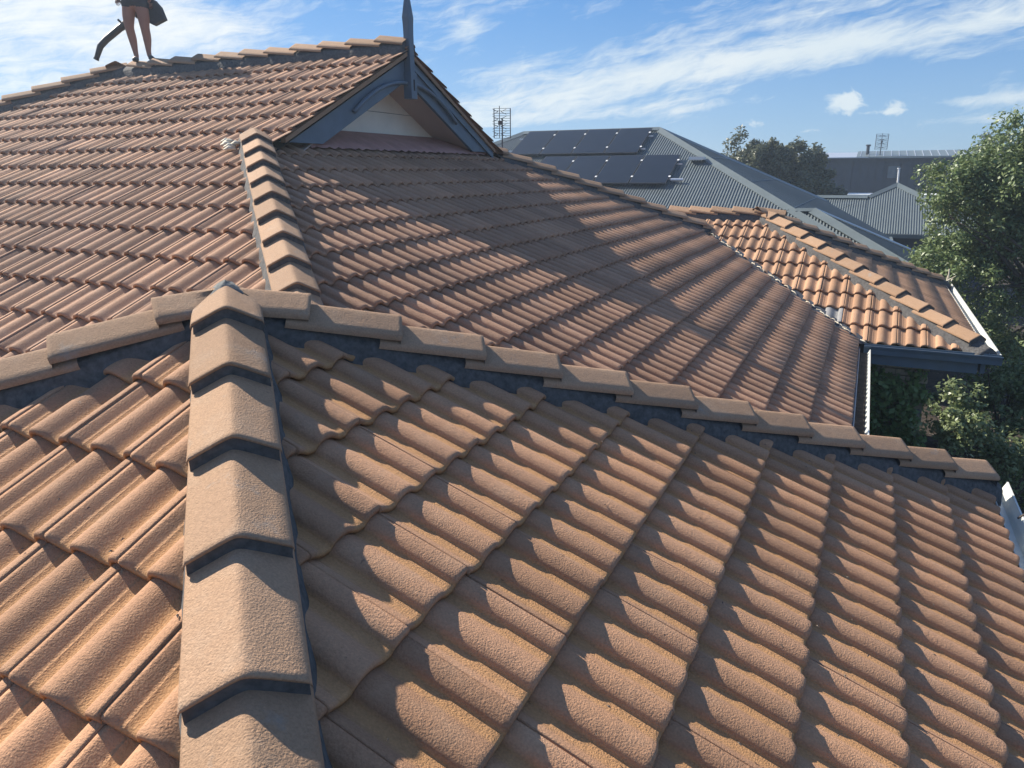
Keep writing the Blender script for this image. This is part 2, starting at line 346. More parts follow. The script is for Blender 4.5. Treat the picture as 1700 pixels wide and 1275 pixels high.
TILES = []      # (area, face, k, j, 4x4, clips, occluded)
def occluded(c):
    d = CAM-c
    for s in np.linspace(.02, .98, 50):
        q = c+d*s
        if abs(q[0]) < 2.9 and abs(q[1]) < 2.95 and near_z(q[0], q[1]) > q[2]-.05: return True
    return False
def lay(face, gs, ks, js, clips, special=None, skip=None):
    o, u, v, n = FR[face]
    for k in ks:
        for j in js:
            O = o+v*(k*gs)+u*(.3*j)
            cor = [O+u*a-v*b for a, b in ((0, 0), (.3, 0), (0, .395), (.3, .395))]; cen = O+u*.15-v*.16
            if skip and skip(cen): continue
            cl = clips(cen) if callable(clips) else clips
            need = []; ok = True
            for a, b, c in cl:
                s = [(a*q[0]+b*q[1]+c)/math.hypot(a, b) for q in cor]
                if max(s) < .02: ok = False; break
                if min(s) < -.001: need.append((a, b, c))
            if not ok: continue
            jit = [random.gauss(0, 1) for _ in range(4)]
            O2 = O+u*.0010*jit[0]+v*.002*jit[1]+n*.0010*jit[2]
            an = .0022*jit[3]; u2 = u*math.cos(an)+v*math.sin(an); d2 = -v*math.cos(an)+u*math.sin(an)
            Mx = Matrix(((u2[0], d2[0], n[0], O2[0]), (u2[1], d2[1], n[1], O2[1]), (u2[2], d2[2], n[2], O2[2]), (0, 0, 0, 1)))
            pj = [toimg(q) for q in cor]; area = 0
            if min(p[2] for p in pj) > .2:
                x = np.array([p[0] for p in pj]); y = np.array([p[1] for p in pj])
                fx = (np.clip(x, 0, 1700).max()-np.clip(x, 0, 1700).min())/max(x.max()-x.min(), 1); fy = (np.clip(y, 0, 1275).max()-np.clip(y, 0, 1275).min())/max(y.max()-y.min(), 1)
                area = abs((x[1]-x[0])*(y[2]-y[0])-(x[2]-x[0])*(y[1]-y[0]))*fx*fy
                if area > 5 and face in ('mE', 'mS', 'mN', 'mW') and occluded(cen): area *= .001
                if face in ('mN', 'nN', 'wN', 'mW', 'nW'): area *= .001
            TILES.append([area, face, k, j, Mx, need])
nrm = lambda t: math.hypot(1, t)
lay('nE', gE*nrm(tE), range(0, 11), range(-12, 12), [clip_hip('nE', 'nS'), clip_hip('nE', 'nN')])
lay('nS', gS*nrm(tS), range(0, 11), range(-12, 12), [clip_hip('nS', 'nE'), clip_hip('nS', 'nW')])
lay('nN', .32, range(0, 11), range(-12, 12), [clip_hip('nN', 'nE'), clip_hip('nN', 'nW')])
lay('nW', .32, range(0, 11), range(-12, 12), [clip_hip('nW', 'nS'), clip_hip('nW', 'nN')])
innear = lambda c: c[2] < near_z(c[0], c[1])-.06 and abs(c[0]) < 3 and abs(c[1]) < 3
lay('mE', gE2*nrm(tE2), range(-11, 8), range(-12, 40), lambda c: [clip_hip('mE', 'mS'), clip_hip('mE', 'mN'), (1, 0, 2.93), clip_val('mE', 'wS', -.010) if c[1] > 6.5 else (0, 0, 1e-9) if 0 else (1, 0, 50)], skip=innear)
def cS(c):
    if c[1] > 2.72: return [(-1, 0, RXE), (0, -1, RY), clip_hip('mS', 'mW')]
    return [clip_hip('mS', 'mE'), clip_hip('mS', 'mW')]
MSJ = range(-34, 24)
lay('mS', gS2*nrm(tS2), range(-9, 15), MSJ, cS, skip=innear)
lay('mN', .32, range(0, 23), range(-22, 34), lambda c: [(-1, 0, RXE), clip_hip('mN', 'mW'), (0, 1, -RY-.01)] if c[1] < 7.9 else [clip_hip('mN', 'mE'), clip_hip('mN', 'mW')], skip=lambda c: c[2] < min(pz('wS', c[0], c[1]), pz('wN', c[0], c[1]))-.06 and c[0] > -3)
lay('mW', .32, range(0, 23), range(-22, 24), [clip_hip('mW', 'mS'), clip_hip('mW', 'mN')])
def cW(c):
    m = 'mE' if pz('mE', c[0], c[1]) < pz('mN', c[0], c[1]) else 'mN'
    return [clip_hip('wS', 'wE'), clip_val('wS', m, -.012), (0, -1, 10.03)]
lay('wS', .307*nrm(TW), range(-9, 1), range(-14, 5), cW)
lay('wE', .307*nrm(TW), range(-10, 1), range(-4, 20), [clip_hip('wE', 'wS'), clip_hip('wE', 'wN')])
lay('wN', .307*nrm(TW), range(-10, 1), range(-9, 14), lambda c: [clip_hip('wN', 'wE'), clip_val('wN', 'mN', -.02), (0, 1, -10.07)])

def clipped(V, F, Mx, need, smooth=True, name='roof_tile'):
    bm = bmesh.new(); vs = [bm.verts.new(v) for v in V]
    for f in F: bm.faces.new([vs[i] for i in f])
    I = Mx.inverted()
    for a, b, c in need:
        h2 = a*a+b*b; p = I @ Vector((-a*c/h2, -b*c/h2, 0)); nn = (I.to_3x3() @ Vector((a, b, 0))).normalized()
        bmesh.ops.bisect_plane(bm, geom=bm.verts[:]+bm.edges[:]+bm.faces[:], plane_co=p, plane_no=-nn, clear_outer=True)
    me = bpy.data.meshes.new(name); bm.to_mesh(me); bm.free()
    if smooth and len(me.polygons): me.polygons.foreach_set('use_smooth', [True]*len(me.polygons))
    return me
TILES.sort(key=lambda t: -t[0])
def is_grey(t): return t[1] == 'wS' and (t[2], t[3]) in ((-1, -3), (-1, -4))
SF = {k: [[], [], 0] for k in 'nmw'}
inv = house.matrix_world.inverted()
nt_ = 0
for t in TILES:
    area, face, k, j, Mx, need = t
    if nt_ < 300 or is_grey(t):
        hi = area > 900
        if need:
            me = clipped(TV_HI if hi else TV_LO, TF_HI if hi else TF_LO, Mx, need)
            if not len(me.polygons): continue
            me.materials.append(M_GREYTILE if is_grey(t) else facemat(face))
        else: me = tmesh(hi, face)
        if is_grey(t) and not need: me = me.copy(); me.materials[0] = M_GREYTILE
        o = bpy.data.objects.new('roof_tile', me); COL.objects.link(o); o.parent = house; o.matrix_parent_inverse = inv; o.matrix_basis = Mx
        if is_grey(t): o['label'] = 'weathered grey replacement roof tile beside the valley'
        nt_ += 1
    else:
        if need:
            me = clipped(TV_LO, TF_LO, Mx, need, False); n = len(me.vertices)
            if not n or not len(me.polygons): continue
            co = np.empty(n*3); me.vertices.foreach_get('co', co); V = co.reshape(-1, 3); F = [tuple(p.vertices) for p in me.polygons]; bpy.data.meshes.remove(me)
        else: V, F = TV_LO, TF_LO
        A = np.array(Mx); Vw = V@A[:3, :3].T+A[:3, 3]
        q_ = SF[face[0]]; q_[0].append(Vw); q_[1] += [tuple(q+q_[2] for q in f) for f in F]; q_[2] += len(Vw)
V_ = []; F_ = []; I_ = []; n_ = 0
for i_, k_ in enumerate('nmw'):
    a_, b_, c_ = SF[k_]; V_.append(np.concatenate(a_)); F_ += [tuple(q+n_ for q in f) for f in b_]; I_ += [i_]*len(b_); n_ += c_
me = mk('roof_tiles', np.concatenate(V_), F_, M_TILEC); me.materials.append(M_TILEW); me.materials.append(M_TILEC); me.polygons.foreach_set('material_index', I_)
o = ch(link('roof_tiles', me)); o['kind'] = 'stuff'

# --- underlay below the tiles
def polyclip(poly, cl):
    for a, b, c in cl:
        q = []
        for i in range(len(poly)):
            p0, p1 = poly[i-1], poly[i]; s0 = a*p0[0]+b*p0[1]+c; s1 = a*p1[0]+b*p1[1]+c
            if (s0 >= 0) != (s1 >= 0):
                f = s0/(s0-s1); q.append((p0[0]+f*(p1[0]-p0[0]), p0[1]+f*(p1[1]-p0[1])))
            if s1 >= 0: q.append(p1)
        poly = q
        if not poly: break
    return poly
und = MB()
def under(f, cl, off=.115):
    p = polyclip([(-30, -30), (30, -30), (30, 30), (-30, 30)], cl)
    if p: und.add([(x, y, pz(f, x, y)-off) for x, y in p], [tuple(range(len(p)))])
EV = 1.50   # walls start here
under('nE', [clip_hip('nE', 'nS'), clip_hip('nE', 'nN'), (-1, 0, 2.90)]); under('nS', [clip_hip('nS', 'nE'), clip_hip('nS', 'nW'), (0, 1, 2.85)])
under('nN', [clip_hip('nN', 'nE'), clip_hip('nN', 'nW'), (0, -1, 3.05)]); under('nW', [clip_hip('nW', 'nS'), clip_hip('nW', 'nN'), (1, 0, 3.05)])
under('mE', [clip_hip('mE', 'mS'), clip_hip('mE', 'mN'), (1, 0, 2.99), (-1, 0, 2.10)])
under('mS', [clip_hip('mS', 'mE'), clip_hip('mS', 'mW'), (0, 1, 1.56), (0, -1, 2.77)]); under('mS', [(-1, 0, -2.52), clip_hip('mS', 'mW'), (0, 1, -2.77), (0, -1, RY)])
under('mN', [clip_hip('mN', 'mE'), clip_hip('mN', 'mW'), (0, 1, -7.40), (0, -1, 11.4)]); under('mN', [(-1, 0, -2.52), clip_hip('mN', 'mW'), (0, -1, 7.40), (0, 1, -RY)])
under('mW', [clip_hip('mW', 'mS'), clip_hip('mW', 'mN'), (1, 0, 13.7)])
under('wS', [clip_hip('wS', 'wE'), (0, 1, -7.24), (0, -1, 10.05), (1, 0, 3)]); under('wE', [clip_hip('wE', 'wS'), clip_hip('wE', 'wN'), (-1, 0, 3.37)]); under('wN', [clip_hip('wN', 'wE'), (0, 1, -10.05), (0, -1, 12.9), (1, 0, 3)])
und.build('roof_underlay', M_UNDER, house)

# --- ridge and hip caps with their mortar
def capsec(w):      # cap cross section, height over the hip line at offset w
    a = abs(w); return -.57*(math.sqrt(a*a+.013**2)-.013)
WS_HI = [-.123, -.117, -.09, -.05, -.03, -.02, -.012, -.005, 0, .005, .012, .02, .03, .05, .09, .117, .123]
def cap_mesh(name, L, lift=.052, hw=1.0):
    V = []; nw = len(WS_HI)
    st = [(0, -.010), (0, -.003), (.003, 0), (.02, 0), (.14, 0), (.28, 0), (L, 0)]     # nose first; +y runs up the hip
    for s, d in st:
        for w in WS_HI: V.append((w*hw, s, capsec(w)+lift*(1-s/L)+d-(.010 if abs(w) > .12 else 0)))
    F = [(r*nw+i, (r+1)*nw+i, (r+1)*nw+i+1, r*nw+i+1) for r in range(len(st)-1) for i in range(nw-1)]
    b = len(V)
    for w in WS_HI: V.append((w*hw, .05, capsec(w)+lift*(1-.05/L)-.012))
    F += [(i, i+1, b+i+1, b+i) for i in range(nw-1)]
    for i, sd in ((0, 0), (nw-1, 1)):
        b = len(V); R = list(range(1, len(st)))
        for r in R: x, y, z = V[r*nw+i]; V.append((x*.985, y, z-.012))
        for k, r in enumerate(R[:-1]):
            q = (r*nw+i, b+k, b+k+1, (r+1)*nw+i); F.append(q if sd == 0 else q[::-1])
    F = [f[::-1] for f in F]
    return mk(name, V, F, M_CAP)
CAPM = cap_mesh('ridge_cap', .45)
CAPS = []
def hipframe(A, d):
    """A on the tile plane intersection at param 0; d = downhill direction with horizontal length 1"""
    d = np.array(d, float); dn = d/np.linalg.norm(d); side = np.cross(dn, (0, 0, 1)); side /= np.linalg.norm(side); upv = np.cross(side, dn)
    return dn, side, upv
def caprow(A, d, noses, h, hi_end=None, lengths=None, flip=False):
    dn, side, upv = hipframe(A, d); A = np.array(A, float)
    for i, s in enumerate(noses):
        O = A+np.array(d)*s+np.array([0, 0, h])-upv*.052
        O = O+upv*random.gauss(0, .0015)+side*random.gauss(0, .002)
        up_ = -dn; an = random.gauss(0, .006); up2 = up_*math.cos(an)+side*math.sin(an)
        sd = np.cross(up2, upv); sd /= np.linalg.norm(sd)
        Mx = Matrix(((sd[0], up2[0], upv[0], O[0]), (sd[1], up2[1], upv[1], O[1]), (sd[2], up2[2], upv[2], O[2]), (0, 0, 0, 1)))
        me = CAPM
        L = (lengths or {}).get(i)
        if L: me = cap_mesh('ridge_cap_cut', L)
        o = bpy.data.objects.new('ridge_cap', me); COL.objects.link(o); o.parent = house; o.matrix_parent_inverse = inv; o.matrix_basis = Mx
def mortar(A, d, s0, s1, h, hw=.114, nose=(), deep=.17, sl=.54, rough=1.0, fade=None):
    """bedding mortar: a rough ridge under the caps, down to the tiles"""
    dn, side, upv = hipframe(A, d); A = np.array(A, float); d = np.array(d, float)
    n = max(3, int((s1-s0)/.03)); V = []; m = MB()
    jl = np.convolve(rng.normal(0, .010, n+9), np.ones(3)/3, 'same'); jr = np.convolve(rng.normal(0, .010, n+9), np.ones(3)/3, 'same')
    for i in range(n+1):
        s = s0+(s1-s0)*i/n; C = A+d*s+np.array([0, 0, h])-upv*(.052+.010)
        for w, z in ((-hw-.034+jl[i]*.6*rough, -deep), (-hw-.010+jl[i]*.5*rough, -sl*hw-.018+jr[i]*.2), (-hw*.93, -sl*hw*.93-.002), (-.02, -.008), (0, 0), (.02, -.008), (hw*.93, -sl*hw*.93-.002), (hw+.010+jr[i]*.5*rough, -sl*hw-.018+jl[i]*.2), (hw+.034+jr[i]*.6*rough, -deep)):
            V.append(C+side*w+upv*z)
    F = [(i*9+j, i*9+j+1, (i+1)*9+j+1, (i+1)*9+j) for i in range(n) for j in range(8)]+[tuple(range(9))[::-1], tuple(range(n*9, n*9+9))]
    m.add(V, F)
    for s in nose:                                            # pointing under each nose
        V = []
        ws = np.linspace(-.117, .117, 13)
        for back, fall in ((.004, -.006), (.001, -.030), (-.008, -.068)):
            C = A+d*s-(dn*back)+np.array([0, 0, h])-upv*.052
            for w in ws: V.append(C+side*(w+random.gauss(0, .001))+upv*(capsec(w)+.052+fall+random.gauss(0, .0012)-(0 if fall > -.02 else 0)))
        F = [(r*13+i, r*13+i+1, (r+1)*13+i+1, (r+1)*13+i) for r in range(2) for i in range(12)]
        m.add(V, F)
    return m.build('mortar_bedding', M_MORTAR, house, True)
dSE = (1.014, -.986, -.45); dNE = (1.013, .987, -.45); dSW = (-1.001, -.999, -.456); dNW = (-1, 1, -.456)
A0 = AP
n_SE = [.271+.3470*i for i in range(9)]
n_NE = [.305+.3411*i for i in range(12)]
n_NE = [s for s in n_NE if s < 4.1/1.0*1.0]
n_SE_ = [s for s in n_SE if s < 4.1]
hN = .158
def hscale(L): return [s/math.sqrt(2) for s in L]
sc = 1.0
u1 = lambda d: tuple(np.array(d)/math.hypot(d[0], d[1]))
n_SE = [.281+.3580*i for i in range(11)]; n_NE = [.314+.3520*i for i in range(12)]; n_SW = [.265+.356*i for i in range(11)]
hN = .115
caprow(A0, u1(dSE), n_SE, hN, lengths={0: .31}); mortar(A0, u1(dSE), 0.02, 4.25, hN, nose=n_SE)
caprow(A0, u1(dNE), n_NE, hN, lengths={0: .30}); mortar(A0, u1(dNE), 0.02, 4.25, hN, nose=n_NE)
caprow(A0, u1(dSW), n_SW, hN, lengths={0: .26}); mortar(A0, u1(dSW), 0.02, 4.2, hN, nose=n_SW)
caprow(A0, u1(dNW), [.25], hN, lengths={0: .24}); mortar(A0, u1(dNW), 0.02, .60, hN)
# apex lump of mortar
m = MB(); rings = [(.0, .012, .104), (.028, .05, .090), (.070, .10, .056), (.12, .14, .00)]
V = []; K = 16
for r, _, z in [(q0, q1, q2-.058) for q0, q1, q2 in rings]:
    for i in range(K):
        a = 2*math.pi*i/K; rr = r*(1+.12*math.sin(4*a+1.0)+random.gauss(0, .05)); V.append((A0[0]+rr*math.cos(a), A0[1]+rr*math.sin(a), A0[2]+z+.036+random.gauss(0, .003)))
m.add(V, [(r*K+i, (r+1)*K+i, (r+1)*K+(i+1) % K, r*K+(i+1) % K) for r in range(3) for i in range(K)])
m.build('mortar_bedding', M_MORTAR2, house, True)
# main roof
Am = np.array([0, (C1-C2)/tS2, C1]); dm = u1((1.033, -.965, -.462)); hM = .116
nm = [-3.470+.3290*i for i in range(10)]
caprow(Am, dm, nm, hM, lengths={0: .36}); mortar(Am, dm, -3.80, -.15, hM, nose=nm, deep=.14)
An = np.array([0, (P['mN'][2]-C1)/.465, C1]); dn_ = u1((.465, .44684, -.20778))
nn_ = [-3.86+.3540*i for i in range(12)]
caprow(An, dn_, nn_, .116); mortar(An, dn_, -4.3, .10, .116, deep=.15)
nr = [-2.88-.385*i for i in range(11)]
Rd = (-1, 0, 0); Ar = np.array([0, RY, RZ])
caprow(Ar, Rd, [-s for s in nr], .115, lengths={0: .36}); mortar(Ar, Rd, 2.53, 7.1, .115, deep=.16)
Aw = np.array([RXW, RY, RZ]); dw = u1((-1, -1, -tS2))
caprow(Aw, dw, [.33+.345*i for i in range(16)], .13); mortar(Aw, dw, -.02, 5.9, .13, deep=.17)
dw2 = u1((-1, 1, -.49)); caprow(Aw, dw2, [.33+.345*i for i in range(10)], .13); mortar(Aw, dw2, -.02, 3.8, .13)
# wing
jx = .60; Wz = -.083; Ax = np.array([jx, 10.05, Wz]); Rw = u1((1, -1, -TW))
nw_ = [.29+.352*i for i in range(11)]
caprow(Ax, Rw, nw_, .12, lengths={0: .28}); mortar(Ax, Rw, 0.0, 3.98, .12, hw=.125, nose=nw_, deep=.16)
Rn = u1((1, 1, -TW)); caprow(Ax, Rn, [.29+.352*i for i in range(11)], .12); mortar(Ax, Rn, 0, 3.98, .12)
caprow(np.array([0, 10.05, Wz]), (-1, 0, 0), [-.45+.33*i for i in range(5)], .11); mortar(np.array([0, 10.05, Wz]), (-1, 0, 0), -.6, 1.3, .11)

# --- gable end
XB = -2.60
hb = .228
zt = lambda y, off=0.0: RZ-.4786*abs(y-RY)+off
for sgn, y1 in ((-1, 2.96), (1, 7.30)):
    m = MB(); y0 = RY; tp = -.092
    zend = -tE2*XB+C1+.03; ye = RY+sgn*(RZ+tp-zend)/.4786; zb = lambda y: zt(y, tp-hb*1.13)
    zend = -tE2*XB+C1+.03
    yb = RY+sgn*(RZ+tp-hb*1.13-zend)/.4786
    m.prism([(XB, y0, zt(y0, tp)), (XB, ye, zend), (XB, yb, zend), (XB, y0, zt(y0, tp-hb*1.13))], (.035, 0, 0))
    m.build('barge_board', M_BLUE, house)
    m = MB(); m.prism([(XB+.036, y0, zt(y0, tp+.0)), (XB+.036, ye-sgn*.02, zt(ye-sgn*.02, tp)), (XB+.036, ye-sgn*.02, zt(ye-sgn*.02, tp-.09)), (XB+.036, y0, zt(y0, tp-.09))], (.022, 0, 0))
    if sgn > 0: m.build('barge_capping', M_BLUE, house)
    # soffit under the overhang
    m = MB(); ysf = RY+sgn*.02; zo = -.10-hb*.86
    m.prism([(XB, ysf, zt(ysf, zo)), (XB, RY+sgn*1.72, zt(RY+sgn*1.72, zo)), (-3.0, RY+sgn*1.72, zt(RY+sgn*1.72, zo)), (-3.0, ysf, zt(ysf, zo))], (0, 0, -.012)); m.build('soffit', M_SOFFIT, house)
    # verge tiles' mortar edge
    m = MB(); m.prism([(XB+.03, RY, zt(RY, -.060)), (XB+.03, ye, zt(ye, -.060)), (XB+.03, ye, zt(ye, -.10)), (XB+.03, RY, zt(RY, -.10))], (.05, 0, 0)); m.build('verge_mortar', M_CAP, house)
zw = [.90, 1.195, 1.405, 1.61, 1.80]
for a, b in zip(zw[:-1], zw[1:]):
    m = MB(); hwA = (RZ-.28-a)/.4786+.12; hwB = max((RZ-.28-(b-.006))/.4786+.12, .02)
    m.prism([(-3.0, RY-hwA, a), (-3.0, RY+hwA, a), (-3.0, RY+hwB, b-.006), (-3.0, RY-hwB, b-.006)], (-.02, 0, 0)); m.build('weatherboard', M_CREAM, house)
m = MB(); m.prism([(-3.03, RY-2.2, .7), (-3.03, RY+2.2, .7), (-3.03, RY, 1.66)], (-.05, 0, 0)); m.build('gable_wall', M_DARK, house)
# apron flashing: dressed over the tiles
m = MB(); V = []; ny = 60
for i in range(ny+1):
    y = 3.55+(7.32-3.55)*i/ny; w = .011*math.sin(y*41.9)
    V += [(-2.985, y, .965), (-2.96, y, .955), (-2.72, y, pz('mE', -2.72, y)+.035+w*.5), (-2.60, y, pz('mE', -2.60, y)+.022+w), (-2.585+.004*math.sin(y*20), y, pz('mE', -2.585, y)+.006+w)]
m.add(V, [(i*5+j, i*5+j+1, (i+1)*5+j+1, (i+1)*5+j) for i in range(ny) for j in range(4)]); m.build('apron_flashing', M_APRON, house, True)
# finial post
m = MB(); FX = XB+.075
def post(m, prof_):
    V = []; 
    for z, a, b in prof_: V += [(FX-a, RY-b, z), (FX+a, RY-b, z), (FX+a, RY+b, z), (FX-a, RY+b, z)]
    n = len(prof_); m.add(V, [(i*4+j, i*4+(j+1) % 4, (i+1)*4+(j+1) % 4, (i+1)*4+j) for i in range(n-1) for j in range(4)]+[(3, 2, 1, 0), tuple(range(n*4-4, n*4))])
post(m, [(1.30, .048, .055), (1.56, .048, .055), (1.562, .036, .040), (1.93, .036, .040), (2.02, .036, .044), (2.09, .038, .050), (2.20, .026, .036), (2.30, .016, .022), (2.42, .003, .004)])
m.build('finial', M_BLUE, house)
m = MB(); m.box((FX+.044, RY-.012, 1.38), (FX+.0495, RY+.012, 1.49)); m.build('finial_slot', M_UNDER, house)
for sgn in (-1, 1):
    m = MB(); pts = []
    for i in range(15):
        a = i/14; y = RY+sgn*(.05+1.0*math.sin(a*math.pi/2*.98)**1.0*(.93)); z = 1.445-.335*(1-math.cos(a*math.pi/2*1.0))**.95
        y = RY+sgn*(.05+.93*a); z = 1.452-.345*a**2.0
        pts.append((FX-.01, y, z))
    m.tube(pts, .021, 8); m.build('arch_bracket', M_BLUE, house, True)

# --- gutters, fascias, soffits, walls
def gutter(name, p0, p1, outw, mo, mi=None):
    p0 = np.array(p0, float); p1 = np.array(p1, float); o_ = np.array(outw, float); U = np.array([0, 0, 1.])
    sec = [(0, 0), (0, -.10), (.085, -.10), (.095, -.05), (.115, -.012), (.115, 0), (.105, 0), (.105, -.008), (.088, -.045), (.078, -.092), (.006, -.092), (.006, 0)]
    m = MB(); V = [p0+o_*a+U*b for a, b in sec]+[p1+o_*a+U*b for a, b in sec]; n = len(sec)
    m.add(V, [(i, (i+1) % n, n+(i+1) % n, n+i) for i in range(n)]+[tuple(range(n)), tuple(range(n, 2*n))[::-1]]); return m.build('gutter', mo, house)
gutter('gutter', (2.91, -2.9, -1.355), (2.91, 3.30, -1.355), (1, 0, 0), M_GUTTER)
gutter('gutter', (-3, -2.85, -1.335), (2.90, -2.85, -1.335), (0, -1, 0), M_GUTTER)
gutter('gutter', (2.115, 3.2, -1.40), (2.115, 7.07, -1.40), (1, 0, 0), M_GUTTER)
m = MB(); m.box((2.123, 3.2, -1.488), (2.196, 7.05, -1.44)); m.build('gutter_shade', M_SOIL, house)  # dark strip laid in to give the gutter inside its shade
gutter('gutter', (2.16, 7.215, -1.365), (3.50, 7.215, -1.365), (0, -1, 0), M_BLUE)
gutter('gutter', (3.385, 7.22, -1.37), (3.385, 13.0, -1.37), (1, 0, 0), M_GUTTER)
for a, b in (((2.84, -2.8, -1.60), (2.90, 3.3, -1.40)), ((2.06, 3.3, -1.62), (2.12, 7.3, -1.42)), ((2.20, 7.225, -1.60), (3.30, 7.255, -1.40)), ((3.33, 7.26, -1.60), (3.375, 12.9, -1.42)), ((-2.9, -2.84, -1.6), (2.83, -2.80, -1.4))):
    m = MB(); m.box(a, b); m.build('fascia', M_BLUE, house)
for a, b in (((-2.9, -2.79, -1.60), (2.83, 3.2, -1.585)), ((-13.4, -1.5, -1.62), (2.05, 11.3, -1.605)), ((1.9, 7.27, -1.59), (3.32, 12.8, -1.578))):
    m = MB(); m.box(a, b); m.build('eave_lining', M_SOFFIT, house)
for a, b in (((-2.5, -2.35, -4.02), (2.4, 2.6, -1.61)), ((-13, -1.0, -4.02), (1.62, 10.9, -1.63)), ((1.0, 7.66, -4.02), (2.88, 12.4, -1.60))):
    m = MB(); m.box(a, b); m.build('brick_wall', M_JOINT, house)
bm_ = MB(); bm_.box((0, -.10, 0), (.223, 0, .069)); BR = bm_.mesh('brick'); BR.materials.append(M_BRICK)
bmx = bmesh.new(); bmx.from_mesh(BR); bmesh.ops.bevel(bmx, geom=bmx.edges[:], offset=.004, segments=1, affect='EDGES'); bmx.to_mesh(BR); bmx.free()
for r in range(21):
    for c_ in range(5):
        x = 2.885-.230*(c_+1)+(.115 if r % 2 else 0)
        if x < 1.85 or x+.223 > 2.90: 
            if x+.223 > 2.90: continue
        o = bpy.data.objects.new('brick', BR); COL.objects.link(o); o.parent = house; o.matrix_parent_inverse = inv
        o.matrix_basis = Matrix.Translation((x+random.gauss(0, .001), 7.656+random.gauss(0, .0015), -1.70-.079*r))
# valley flashing and the ragged pale foam along it
m = MB(); V = []
a = np.array([2.15, 7.25]); b = np.array([-.08, 9.44]); n = 44; nv = np.array([.70, .71])
f1 = MB()
for i in range(n+1):
    q = a+(b-a)*i/n; z = pz('mE', *q)-.012
    for w in (-.09, 0, .09): V.append((q[0]+nv[0]*w, q[1]+nv[1]*w, z+abs(w)*.25-.02))
    if i < n and random.random() < .62:
        q0 = a+(b-a)*(i-.3)/n+nv*random.uniform(-.02, .02); q1 = a+(b-a)*(i+random.uniform(.6, 1.5))/n+nv*random.uniform(-.02, .02)
        f1.tube([(q0[0], q0[1], pz('mE', *q0)+random.uniform(-.012, .008)), (*((q0+q1)/2+nv*.012), pz('mE', *((q0+q1)/2))+random.uniform(-.004, .016)), (q1[0], q1[1], pz('mE', *q1)-.005)], [random.uniform(.003, .008) for _ in range(3)], 5)
m.add(V, [(i*3+j, i*3+j+1, (i+1)*3+j+1, (i+1)*3+j) for i in range(n) for j in range(2)]); m.build('valley_flashing', M_DARK, house)
f1.build('valley_foam', M_FOAM, house, True)['kind'] = 'stuff'

# ------------------------------------------------------------------ neighbours: corrugated steel houses
def corrugated(f, poly, pitch=.076, amp=.010, seg=6):
    """f: plane (a,b,c); poly: convex plan polygon; the corrugations run down the slope"""
    a, b, c = f; g = np.array([a, b]); g = g/np.linalg.norm(g); u = np.array([-g[1], g[0]])
    q = [np.array(p) for p in poly]; U = [p@u for p in q]; lo, hi = min(U), max(U)
    n = int((hi-lo)/pitch*seg); V = []; F = []; nn = np.array([-a, -b, 1.]); nn /= np.linalg.norm(nn)
    prev = None
    for i in range(n+1):
        s = lo+(hi-lo)*i/n; w = []
        for k in range(len(q)):
            s0, s1 = U[k-1], U[k]
            if (s0-s)*(s1-s) <= 0 and abs(s1-s0) > 1e-9: t = (s-s0)/(s1-s0); w.append((q[k-1]+(q[k]-q[k-1])*t)@g)
        if len(w) < 2: prev = None; continue
        h = amp*math.sin(2*math.pi*s/pitch)
        for e in (min(w), max(w)):
            x, y = g*e+u*s; V.append(np.array([x, y, a*x+b*y+c])+nn*h)
        if prev is not None: F.append((prev, prev+1, len(V)-1, len(V)-2))
        prev = len(V)-2
    return V, F
def sheet(parent, f, cl, m=M_METAL, box=30, cx=0, cy=20):
    p = polyclip([(cx-box, cy-box), (cx+box, cy-box), (cx+box, cy+box), (cx-box, cy+box)], cl)
    if len(p) < 3: return
    V, F = corrugated(f, p); mb = MB(); mb.add(V, F); return mb.build('roof_sheet', m, parent, False)
def ridgebar(parent, p0, p1, w=.16, name='ridge_capping', m=None):
    p0 = np.array(p0, float); p1 = np.array(p1, float); d = (p1-p0)/np.linalg.norm(p1-p0); sd = np.cross(d, (0, 0, 1)); sd /= np.linalg.norm(sd); uu = np.cross(sd, d)
    sec = [(-w, -.26*w*2+.02), (-.03, .015), (0, .035), (.03, .015), (w, -.26*w*2+.02), (w-.004, -.26*w*2+.005), (0, .018), (-w+.004, -.26*w*2+.005)]
    V = [p+sd*a+uu*b+np.array([0, 0, .03]) for p in (p0, p1) for a, b in sec]; n = len(sec)
    mb = MB(); mb.add(V, [(i, (i+1) % n, n+(i+1) % n, n+i) for i in range(n)]+[tuple(range(n))[::-1], tuple(range(n, 2*n))]); return mb.build(name, m or M_METCAP, parent)
def dif(f, g): return (g[0]-f[0], g[1]-f[1], g[2]-f[2])    # keep f below g

h1 = empty('grey_roofed_house', (-4, 22, -4), label='neighbouring house with a charcoal corrugated hip roof carrying the black solar panels', cat='house')
RXa, RXb, RYa, RZa, TT = -9.05, -4.29, 22.15, 1.86, .48
EVZ = -1.50; dd = (RZa-EVZ)/TT
fS = (0, TT, RZa-TT*RYa); fN = (0, -TT, RZa+TT*RYa); fE = (-TT, 0, RZa+TT*RXb); fW = (TT, 0, RZa-TT*RXa)
wz, wx, wy = -.36, .85, 17.45
gE_ = (-TT, 0, wz+TT*wx); gN_ = (0, -TT, wz+TT*wy)
eS, eN, eE, eW = RYa-dd, RYa+dd, RXb+dd, RXa-dd; eE2 = wx+(wz-EVZ)/TT
sheet(h1, fS, [dif(fS, fW), (0, 1, -eS), (0, -1, RYa), (-1, 0, .3), dif(fS, fE)])
sheet(h1, fS, [(1, 0, -.3), (0, -1, wy), (0, 1, -eS), dif(fS, gE_)])
sheet(h1, fE, [dif(fE, fS), dif(fE, fN), (-1, 0, eE), (0, 1, -17.2)])
